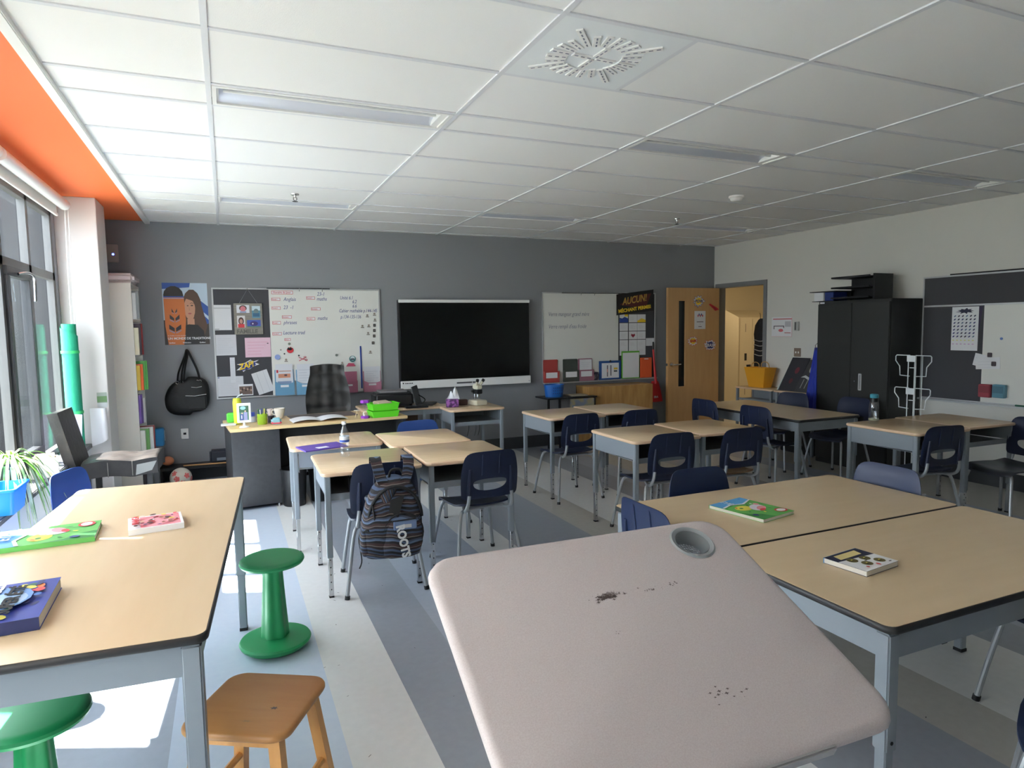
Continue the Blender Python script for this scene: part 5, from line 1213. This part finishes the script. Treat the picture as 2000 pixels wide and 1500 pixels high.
green_l = [(G2, [(0, .0), (.4, 0), (.3, .2), (.1, .3), (0, .5)]), (SKY, [(0, .72), (.3, .78), (.6, .70), (1, .82), (1, 1), (0, 1)]), (YL, blob(.35, .55, .20, .12)), (G2, blob(.30, .56, .05, .03)), (P(220, 214, 226), blob(.62, .45, .22, .13, rot=.4)), (PK, blob(.66, .40, .16, .07, rot=.3)), (RD, blob(.58, .33, .10, .04, rot=.2)), (PK, blob(.80, .58, .06, .05)), (m_paper, [(0, .70), (.3, .76), (.6, .68), (1, .80), (1, .83), (.6, .72), (.3, .80), (0, .74)]), (RD, blob(.82, .14, .15, .09)), (m_paper, blob(.82, .14, .11, .06)), (m_ink, blob(.12, .2, .06, .05))] + [(c_, blob(u_, v_, .035, .02, 8, rot=r_)) for c_, u_, v_, r_ in ((G2, .2, .35, .4), (YL, .45, .22, 1), (m_paper, .5, .5, .2), (G2, .75, .3, 2), (RD, .2, .6, 1), (YL, .3, .5, 2), (P(60, 90, 60), .55, .6, .5), (m_paper, .7, .62, 1), (P(40, 90, 140), .4, .87, 0), (P(60, 120, 190), .8, .9, 0))]
def scatter(seed, n, cols, r=(.03, .09)):
    rn = random.Random(seed); return [(rn.choice(cols), blob(rn.uniform(.1, .9), rn.uniform(.1, .9), rn.uniform(*r), rn.uniform(*r) * .8, 9, rot=rn.random() * 3)) for _ in range(n)]
ztab = .8205
comic('green and blue comic book at the far left of the window table', -.46, 2.795, ztab, 93, .24, .33, .018, G1, green_l, [('ÉTÉ', .055, .30, .83, m_paper, dict(shear=.2, bold=.001))])
comic('small pink and white manga on the window table', -.165, 2.83, ztab, 97, .185, .19, .022, m_paper, [(PK, rect(.05, .05, .95, .78))] + scatter(3, 42, [RD, P(120, 84, 60), P(70, 70, 120), YL, m_paper, P(150, 100, 70), PK, P(220, 170, 150), P(90, 60, 60)], (.02, .08)), [('MANGA', .035, .1, .80, RD, dict(bold=.001))], spine=m_paper)
comic('thick blue novel with white title lettering, nearest on the window table', -.46, 2.005, ztab, 92, .31, .25, .034, P(36, 56, 150), scatter(6, 40, [RD, RD, YL, P(60, 110, 190), P(214, 60, 60), P(30, 40, 100), P(40, 90, 60), P(226, 120, 60)], (.03, .08)) + [(P(96, 140, 200), blob(.5, .5, .30, .34)), (P(150, 180, 214), blob(.46, .4, .18, .2))],
      [("GÉNIE EN", .052, .08, .72, m_paper, dict(bold=.002, shear=.2)), ("VACANCES", .048, .08, .50, m_paper, dict(bold=.002, shear=.2)), ("SUPER ÉTÉ", .046, .08, .28, m_blackmat, dict(bold=.002, shear=.2))], spine=P(30, 40, 90), name='novel')
zt2 = .7005
comic('green comic book on the rear big table', 2.125, 2.475, zt2, -79, .30, .235, .016, G1, [(m_, [(1 - v, u) for u, v in pts]) for m_, pts in green_l], [('ÉTÉ', .04, .03, .25, m_paper, dict(shear=.2))], spine=G2)
comic('small dark and white comic book on the front big table', 2.01, 1.71, zt2, -83, .165, .195, .02, P(34, 38, 66), [(m_paper, [(.35, 0), (1, 0), (1, 1), (.45, 1)]), (P(226, 206, 140), [(.08, .2), (.3, .15), (.3, .8), (.08, .85)])] + [(P(110, 100, 58), blob(u, v, .12, .11)) for u, v in ((.45, .3), (.5, .62), (.72, .4), (.75, .75))] + [(YL, blob(u, v, .03, .03)) for u, v in ((.45, .3), (.5, .62), (.72, .4), (.75, .75))] + [(P(50, 46, 40), blob(u + .03, v - .02, .02, .04)) for u, v in ((.45, .3), (.5, .62), (.72, .4), (.75, .75), (.6, .5), (.9, .85))] + [(RD, blob(.9, .5, .06, .03)), (RD, blob(.88, .2, .04, .03))], spine=P(90, 150, 200))

# ================================================================ TEACHER DESK ITEMS
zd = .7405
t = thing('tumbler', 'yellow-green tumbler bottle at the left end of the teacher desk', 'bottle', (.085, 6.50, zd))
MB().lathe([(.030, 0), (.034, .005), (.038, .20), (.036, .215), (.001, .215)], P(214, 214, 60), 24).build('body', t); MB().lathe([(.036, .212), (.034, .235), (.03, .24), (.001, .24)], P(196, 206, 50), 24).build('lid', t); MB().tube([(.0, 0, .235), (.01, 0, .255), (.05, 0, .275)], .006, P(190, 200, 206), 8, 4).build('spout', t)
t = thing('photo_frame', 'white photo frame on a stand showing people outdoors', 'picture frame', (.135, 6.262, zd))
MB().lathe([(.001, 0), (.045, 0), (.042, .006), (.012, .014), (.009, .05), (.001, .05)], m_white, 24).build('stand', t)
k = MB(); k.box(-.058, .058, -.006, .006, .04, .215, m_white, .003); k.build('frame', t)
o = sheet(MB(), .078, .128, P(84, 130, 110), [(P(60, 96, 70), rect(0, .55, 1, 1)), (P(150, 200, 220), blob(.4, .85, .3, .12)), (P(70, 80, 150), rect(.1, 0, .42, .42)), (P(150, 150, 190), rect(.48, 0, .85, .55)), (P(206, 170, 150), blob(.3, .48, .08, .06)), (P(206, 170, 150), blob(.64, .62, .08, .06)), (P(230, 230, 236), rect(.2, .1, .3, .35))]).build('photo', t, fix=False); o.rotation_euler = (PI / 2, 0, 0); o.location = (-.039, -.0075, .063)
t = thing('pencil_cup', 'lime green textured pencil cup full of pens', 'pencil cup', (.29, 6.375, zd)); m_cup = mat('lime_wicker', (158, 196, 48), .6, bump=.6, bscale=60)
MB().lathe([(.001, .002), (.038, 0), (.042, .005), (.044, .095), (.041, .097), (.038, .008), (.001, .006)], m_cup, 24, cap=False).build('cup', t)
rn = random.Random(2); 
for q in range(9):
    a = rn.uniform(0, 2 * PI); x, y = .02 * math.cos(a), .02 * math.sin(a); c_ = [P(40, 60, 60), P(60, 120, 120), P(230, 226, 90), P(226, 226, 226), P(40, 90, 90), m_black, P(120, 160, 60), m_ink, P(70, 70, 76)][q]
    o = MB().tube([(x, y, .012), (x * 1.9, y * 1.9, .13 + .02 * rn.random())], .004, c_, 7).build('pen'); o.location = (.29, 6.375, zd); tag(o, '%s pen in the lime pencil cup' % ['dark grey', 'teal', 'yellow', 'white', 'dark teal', 'black', 'olive', 'blue', 'grey'][q], 'pen', 'pens in the lime cup')
def mug(name, lab, x, y, r, h, m_):
    t = thing(name, lab, 'mug', (x, y, zd), R(160)); MB().lathe([(r * .5, 0), (r * .62, .004), (r * .9, h * .6), (r, h), (r - .004, h), (r * .85, h * .6), (r * .5, .008), (.001, .006)], m_, 28, cap=False).build('cup', t)
    MB().tube([(r * .9, 0, h * .8), (r * 1.35, 0, h * .82), (r * 1.4, 0, h * .5), (r * .8, 0, h * .35)], .005, m_, 8, 5).build('handle', t)
mug('coffee_cup', 'wide white cup on the teacher desk', .465, 6.72, .052, .10, P(232, 226, 216)); mug('coffee_cup', 'smaller white and pink cup on the teacher desk', .39, 6.90, .030, .080, P(220, 206, 204))
k = MB(); k.box(-.045, .045, -.03, .03, .008, .07, P(140, 186, 196), .016); k.box(-.046, .046, -.031, .031, .016, .034, P(226, 84, 100), .006); o = tag(k.build('pencil_case'), 'small rounded teal and pink case on the teacher desk', 'case'); o.location = (.405, 6.30, zd - .008)
o = tag(MB().cyl((0, 0, 0), (0, 0, .06), .03, P(50, 40, 52), r1=.028).build('small_pot'), 'small dark pot behind the teal and pink case', 'pot'); o.location = (.37, 6.47, zd)
t = thing('note_holder', 'small blue and white holder behind the white photo frame', 'holder', (.215, 6.60, zd)); MB().cyl((0, 0, 0), (0, 0, .05), .035, P(190, 196, 210)).build('dish', t); MB().box(-.02, .02, -.01, .01, .05, .09, P(60, 80, 170), .004).build('block', t)
o = tag(MB().box(-.04, .04, -.04, .04, 0, .09, P(96, 214, 70), .01).build('green_box'), 'small bright green box behind the tumbler', 'box'); o.location = (.03, 6.66, zd)
o = tag(MB().box(-.07, .06, -.05, .05, 0, .012, P(214, 214, 216), .003).build('note_pad'), 'pale note pad at the left edge of the teacher desk', 'note pad'); o.location = (.01, 6.58 - .12, zd)
k = MB(); fn = lambda u, v: Vector(((u - .5) * .50, (v - .5) * .24, .008 + .022 * abs(math.sin(u * 2 * PI * .98)) ** .7)); k.grid(fn, 30, 4, m_paper, th=(0, 0, -.004)); o = tag(k.build('open_planner'), 'open white paper planner lying on the teacher desk', 'papers'); o.location = (.79, 6.40, zd + .001); o.rotation_euler = (0, 0, R(4))
o = tag(MB().box(-.32, .32, -.17, .17, 0, .003, P(96, 84, 84), .001).build('desk_pad'), 'dark brownish desk pad under the far side of the planner', 'desk pad'); o.location = (.87, 6.72, zd); o.rotation_euler = (0, 0, R(5))
t = thing('card_stand', 'small folded wooden card stand beside the hourglass', 'stand', (1.147, 6.37, zd)); 
for s_ in (-1, 1): MB().tube([(s_ * .018, 0, .003), (0, 0, .07)], .003, P(206, 180, 140), 6).build('leg', t)
MB().box(-.028, .028, -.012, .012, .07, .076, P(214, 206, 196)).build('top_card', t)
t = thing('sand_timer', 'purple-capped clear sand timer beside the lime basket', 'sand timer', (1.215, 6.31, zd)); 
MB().lathe([(.001, 0), (.042, 0), (.044, .02), (.04, .024), (.001, .024)], m_purple, 6).build('base', t); MB().lathe([(.034, .024), (.032, .05), (.006, .085), (.032, .12), (.034, .146)], m_pet, 24, cap=False).build('glass', t); MB().lathe([(.001, .146), (.04, .146), (.045, .15), (.043, .175), (.001, .175)], m_purple, 6).build('cap', t)
t = thing('basket', 'lime green two-tier plastic basket at the right end of the teacher desk', 'basket', (1.40, 6.37, zd), R(5))
def tray(z0, h_): 
    k = MB(); a, b = .135, .10
    for q in (0, 1): pass
    k.rings([[(sx * r_[0], sy * r_[1], z) for sx, sy in ((-1, -1), (1, -1), (1, 1), (-1, 1))] for r_, z in (((a * .9, b * .9), z0), ((a, b), z0 + h_ - .004), ((a + .006, b + .006), z0 + h_ - .004), ((a + .006, b + .006), z0 + h_), ((a - .004, b - .004), z0 + h_), ((a * .9 - .004, b * .9 - .004), z0 + .003))], m_lime); return k
tray(0, .062).build('lower_tray', t); tray(.066, .068).build('upper_tray', t)
o = tag(MB().box(-.08, .07, -.06, .06, 0, .03, P(206, 190, 166), .006).build('paper_roll'), 'crumpled papers lying in the lime basket', 'papers'); o.location = (1.40, 6.37, zd + .115); o.rotation_euler = (R(8), 0, R(20))

# printer, laptop, tissues, microscope on the side desks
zl = .7575
t = thing('printer', 'black printer on the side desk behind the lime basket', 'printer', (1.66, 7.08, zl), R(-3))
MB().box(-.21, .21, -.16, .16, 0, .15, m_black, .025).build('body', t); MB().box(-.15, .15, -.10, .14, .148, .168, P(120, 116, 118), .006).build('top_lid', t); MB().box(-.14, .14, -.26, -.15, .02, .028, m_black, .002).build('output_tray', t)
k = MB().tube([(.24, -.16, 0), (.30, -.10, .01), (.36, -.02, .05), (.30, .05, .10), (.24, .1, .14)], .006, m_blackmat, 6, 5); k.build('cable', t)
t = thing('laptop', 'small open black laptop seen edge-on beside the screen', 'laptop', (2.02, 6.98, zl), R(62))
MB().box(-.13, .13, -.09, .09, 0, .016, m_black, .003).build('base', t); k = MB().box(-.13, .13, -.004, .006, 0, .20, m_black, .003); k.xf(Matrix.Translation((0, .09, .012)) @ Matrix.Rotation(R(-14), 4, 'X')); k.build('display', t)
t = thing('laptop', 'closed dark laptop lying at the right part of the printer desk', 'laptop', (1.84, 6.76, zl), R(-4)); MB().box(-.12, .12, -.06, .06, 0, .018, m_black, .003).build('body', t)
t = thing('tissue_box', 'purple tissue box with a white tissue on the side desk', 'tissue box', (2.20, 6.63, zl), R(-15)); m_tb = mat('purple_print', (72, 32, 84), .5, rgb2=(150, 90, 160), nscale=30, sharp=(.45, .6))
MB().box(-.065, .065, -.06, .06, 0, .085, m_tb, .003).build('box', t)
def tis(cx, w_, h_, ph): return MB().grid(lambda u, v: Vector((cx + (u - .5) * w_ * (1 - .6 * v), .02 * math.sin(u * 6 + ph) * v, .08 + h_ * v - .02 * abs(u - .5) * v * 4)), 10, 6, m_paper, th=(0, .004, 0))
k = tis(-.01, .10, .09, 0); k2 = tis(.035, .09, .14, 2); k.add(k2.v, k2.f, m_paper); k.build('tissue', t)
o = tag(MB().box(-.05, .05, -.04, .04, 0, .06, P(84, 60, 56), .004).build('brown_box'), 'small brown box between the tissue box and microscope', 'box'); o.location = (2.35, 6.74, zl)
t = thing('microscope', 'cream stereo microscope with black eyepieces on the side desk', 'microscope', (2.50, 6.66, zl), R(10)); m_cr = mat('cream_metal', (206, 202, 182), .4)
MB().box(-.07, .07, -.09, .09, 0, .055, m_cr, .008).build('base', t); MB().cyl((0, .06, .05), (0, .06, .21), .012, m_chrome).build('post', t)
k = MB(); k.box(-.035, .035, -.05, .05, .12, .17, m_blackmat, .006); k.cyl((0, -.01, .085), (0, -.01, .13), .02, m_chrome); k.build('objective', t); k = MB(); k.box(-.035, .04, -.045, .055, .168, .225, m_cr, .012); k.cyl((-.06, .02, .15), (.06, .02, .15), .014, m_black); k.build('head', t)
for s_ in (-1, 1): 
    e_ = MB().cyl((s_ * .022, -.02, .215), (s_ * .034, -.06, .262), .015, m_cr).build('eyepiece_tube', t); MB().cyl((s_ * .034, -.06, .262), (s_ * .038, -.072, .278), .017, m_black).build('eyecup', e_)
k = MB()
for x in (2.30, 2.38, 2.42): k.tube([(x, 6.40, .575), (x - .01, 6.38, .53), (x - .03, 6.375, .47)], .003, m_black, 6, 4)
o = tag(k.build('cables'), 'thin black cables dangling under the tissue box desk', 'cables')

# things on the floor by the far wall
t = thing('soccer_ball', 'white soccer ball with pink patches on the floor', 'ball', (-.47, 7.42, .105)); MB().sphere((0, 0, 0), .105, P(212, 206, 192), 28, 18).build('shell', t)
k = MB()
for a, b in ((-.9, .35), (-1.9, .1), (-1.4, -.35), (-2.3, .65), (-.3, -.1), (1, .4), (2, -.3)):
    n_ = Vector((math.cos(a) * math.cos(b), math.sin(a) * math.cos(b), math.sin(b))); u_ = n_.cross(Vector((0, 0, 1))).normalized(); w_ = n_.cross(u_)
    k.add([n_ * .1068] + [(n_ * .1 + (u_ * math.cos(R(72 * q)) + w_ * math.sin(R(72 * q))) * .032).normalized() * .1062 for q in range(5)], [(0, q + 1, (q + 1) % 5 + 1) for q in range(5)], P(214, 104, 100))
k.build('patches', t, fix=False)
o = tag(MB().sphere((0, 0, .0), .06, P(206, 130, 90), 16, 10, (1, .9, .8)).build('orange_ball'), 'small orange-brown ball behind the soccer ball', 'ball'); o.location = (-.60, 7.66, .25)
t = thing('low_shelf', 'low dark shelf along the floor behind the soccer ball', 'shelf', (-.25, 7.66, 0)); MB().box(-.45, .30, -.10, .12, .16, .19, P(30, 26, 26), .003).build('top', t)
for x in (-.42, .27): MB().box(x - .02, x + .02, -.09, .11, 0, .16, P(30, 26, 26)).build('leg', t)
k = MB().tube([(-.45, 7.55, .205), (.10, 7.53, .20)], .008, P(176, 130, 80), 8); o = tag(k.build('wooden_stick'), 'thin wooden stick lying on the low dark shelf', 'stick')
k = MB().box(-.12, .13, -.06, .06, 0, .14, P(30, 34, 46), .02); k.box(-.05, .06, -.062, -.06, .03, .06, P(120, 126, 136)); o = tag(k.build('dark_bag'), 'dark navy case beside the teacher desk on the low shelf', 'case'); o.location = (-.08, 7.66, .19)
o = tag(MB().box(-.06, .06, -.08, .08, 0, .05, P(176, 176, 190), .003).build('paper_box'), 'pale box on the floor at the left of the teacher desk', 'box'); o.location = (-.11, 7.25, 0)

# ================================================================ WINDOW SILL
m_leaf = mat('spider_leaf', (122, 170, 74), .45, rgb2=(226, 234, 190), nscale=14, stretch=(1, 1, .4), sharp=(.42, .58)); m_leaf2 = mat('spider_leaf_green', (84, 142, 52), .45)
def leafy(k, n_, rn, L0, L1, base, m1=m_leaf, m2=m_leaf2, up=1.0):
    for q in range(n_):
        a = 2 * PI * q / n_ + rn.uniform(-.2, .2); l = rn.uniform(L0, L1); w_ = rn.uniform(.006, .010); el = rn.uniform(.45, 1.35) * up; droop = rn.uniform(.9, 2.6) * l
        pts = []; d = Vector((math.cos(a), math.sin(a), 0)); sd = Vector((-math.sin(a), math.cos(a), 0)); n2 = 10
        V = []; 
        for i in range(n2 + 1):
            s_ = i / n2; p = Vector(base) + d * (l * s_ * math.cos(el)) + Vector((0, 0, l * s_ * math.sin(el) - droop * s_ ** 2.2 * .9)); p.x = max(p.x, -.078 + .012 * math.sin(q * 1.7)); ww = w_ * (1 - s_ ** 2.5) + .0006
            V += [p - sd * ww + Vector((0, 0, .002)), p, p + sd * ww + Vector((0, 0, .002))]
        F = []
        for i in range(n2): F += [(3 * i, 3 * i + 1, 3 * i + 4, 3 * i + 3), (3 * i + 1, 3 * i + 2, 3 * i + 5, 3 * i + 4)]
        k.add(V, F, m1 if rn.random() < .7 else m2)
def plant(lab, x, y, seed, n_, L0, L1, pr=.08, ph=.12):
    t = thing('spider_plant', lab, 'potted plant', (x, y, ZS + .001)); 
    MB().lathe([(.001, 0), (pr * .75, 0), (pr, ph), (pr + .004, ph), (pr - .006, ph), (pr - .008, ph - .015), (.001, ph - .015)], P(60, 56, 58), 28, cap=False).build('pot', t); MB().lathe([(.001, ph - .014), (pr - .01, ph - .012)], P(70, 50, 38), 20).build('soil', t)
    k = MB(); rn = random.Random(seed); leafy(k, n_, rn, L0, L1, (0, 0, ph - .01)); k.build('leaves', t, fix=False); return t
plant('spider plant with long striped leaves spilling over the window sill', -1.15, 4.56, 3, 120, .24, .44, .09, .22)
plant('unseen spider plant added past the left edge to cast the round floor shadow', -1.10, 3.32, 9, 90, .14, .24, .10, .20)  # out of view, added so its shadow falls under the table
t = thing('storage_bin', 'blue plastic bin on the window sill in front of the spider plant', 'bin', (-1.135, 4.27, ZS + .001)); m_bb2 = mat('bright_blue_bin', (40, 140, 214), .35)
def rr4(a, b, z): return [(x, y, z) for x, y in rrect(-a, a, -b, b, .02, 4)]
MB().rings([rr4(.085, .115, 0), rr4(.098, .135, .125), rr4(.108, .147, .127), rr4(.108, .147, .140), rr4(.094, .130, .140), rr4(.080, .110, .008)], m_bb2).build('body', t)
t = thing('foam_roll', 'tall rolled green mat bound with bands, standing on the sill by the pillar', 'roll', (-1.165, 6.42, ZS + .001)); m_mat = mat('green_mat', (30, 150, 116), .65, bump=.2, bscale=60)
k = MB(); n_ = 140; V1 = []
def sp(i): a = i / n_ * 2 * PI * 4.0; r = .028 + .0085 * a / (2 * PI) ; return r * math.cos(a), r * math.sin(a)
rg = [[(sp(i)[0], sp(i)[1], z - (.10 * max(0, (i - 118) / 22)) * (z > .5)) for i in range(n_ + 1)] for z in (0, .2, .4, .6, .8, 1.03)]
k.rings(rg, m_mat, cap=False, closed=False); k.build('mat', t, fix=False)
for z in (.30, .80): MB().lathe([(.0655, z - .012), (.0665, z), (.0655, z + .012)], P(60, 190, 110), 30, cap=False).build('band', t, fix=False)
k = MB(); k.add([(-1.235, 6.22, .645), (-1.10, 6.25, .645), (-1.09, 6.30, .93), (-1.24, 6.26, .95)], [(0, 1, 2, 3)], P(186, 184, 206)); k.add([(-1.235, 6.225, .645), (-1.10, 6.255, .645), (-1.09, 6.305, .93), (-1.24, 6.265, .95)], [(3, 2, 1, 0)], P(186, 184, 206)); 
o = tag(k.build('grey_folder', fix=False), 'pale lilac folder leaning behind the black dining chair', 'folder')
t = thing('small_box', 'white cardboard box with papers on the sill behind the plant', 'box', (-1.13, 5.20, ZS + .001), R(12)); MB().box(-.08, .08, -.07, .07, 0, .13, P(216, 212, 204), .004).build('carton', t); MB().box(-.05, .06, -.05, .05, .13, .15, P(226, 206, 170), .002).build('flap', t)
k = MB(); k.grid(lambda u, v: Vector((-.955 + .10 * math.sin(u * 3) * .2 - .13 * u, 6.56 - .02 * math.sin(u * 5), .68 + .27 * v - .06 * u * (1 - v))), 10, 6, m_paper, th=(0, -.003, 0)); o = tag(k.build('paper_sheet'), 'bright sheet of paper standing against the foot of the pillar', 'paper sheet')
o = flatart('green_picture', 'small greenish picture stuck low on the white pillar', 'picture', (-1.03, 6.6185, .95), 'N', .075, .13, P(150, 160, 150), [(P(96, 130, 84), rect(0, .35, 1, .75)), (P(190, 196, 196), rect(0, 0, 1, .3))])

# ================================================================ LIGHT, CAMERA
def look(name, loc, yaw, pitch, roll, f):
    cd = bpy.data.cameras.new(name); cd.sensor_width = 36; cd.lens = f; cd.clip_start = .02; o = bpy.data.objects.new(name, cd); COL.objects.link(o); o.location = loc
    ca, sa, cb, sb = math.cos(yaw), math.sin(yaw), math.cos(pitch), math.sin(pitch)
    w_ = Vector((sa * cb, ca * cb, sb)); r_ = Vector((ca, -sa, 0)); u_ = r_.cross(w_); cr, sr = math.cos(roll), math.sin(roll)
    r2 = r_ * cr + u_ * sr; u2 = -r_ * sr + u_ * cr
    M = Matrix((r2, u2, -w_)).transposed(); o.rotation_euler = M.to_euler(); return o
cam = look('camera', (0.02088741, 0, 1.5844813), R(23.461532), R(-4.8808033), R(-0.85070459), 36 * 1279.8142 / 2000)
SC.camera = cam
wd = bpy.data.worlds.new('sky'); SC.world = wd; wd.use_nodes = True
bg = wd.node_tree.nodes['Background']; bg.inputs[0].default_value = (0.83, 0.90, 1.0, 1); bg.inputs[1].default_value = SKYS
sd = bpy.data.lights.new('sun', 'SUN'); sd.energy = SUNS; sd.angle = R(0.9); sd.color = (1, .955, .89)
so = bpy.data.objects.new('sun', sd); COL.objects.link(so)
dv = Vector((1, -.42, -1.75)).normalized(); so.rotation_euler = dv.to_track_quat('-Z', 'Y').to_euler()
for y0, y1 in ((-.3, 2.05), (2.15, 2.65), (3.1, 4.72), (4.72, 6.52)):
    ld = bpy.data.lights.new('window_portal', 'AREA'); ld.shape = 'RECTANGLE'; ld.size = y1 - y0; ld.size_y = ZH - ZS; ld.cycles.is_portal = True
    lo = bpy.data.objects.new('window_portal', ld); COL.objects.link(lo); lo.location = (XL - .07, (y0 + y1) / 2, (ZH + ZS) / 2)
    lo.rotation_euler = Matrix((Vector((0, 1, 0)), Vector((0, 0, 1)), Vector((1, 0, 0)))).transposed().to_euler()  # local -Z must face +x
    lo.rotation_euler = (Vector((1, 0, 0))).to_track_quat('-Z', 'Z').to_euler()
SC.view_settings.view_transform = 'Standard'; SC.view_settings.look = 'None'; SC.view_settings.gamma = 1; SC.view_settings.use_curve_mapping = False
SC.view_settings.exposure = EXPO
cy = SC.cycles; cy.use_denoising = True; cy.max_bounces = 10; cy.diffuse_bounces = 7; cy.glossy_bounces = 4; cy.transparent_max_bounces = 16; cy.transmission_bounces = 4; cy.sample_clamp_indirect = 8; cy.caustics_reflective = False; cy.caustics_refractive = False
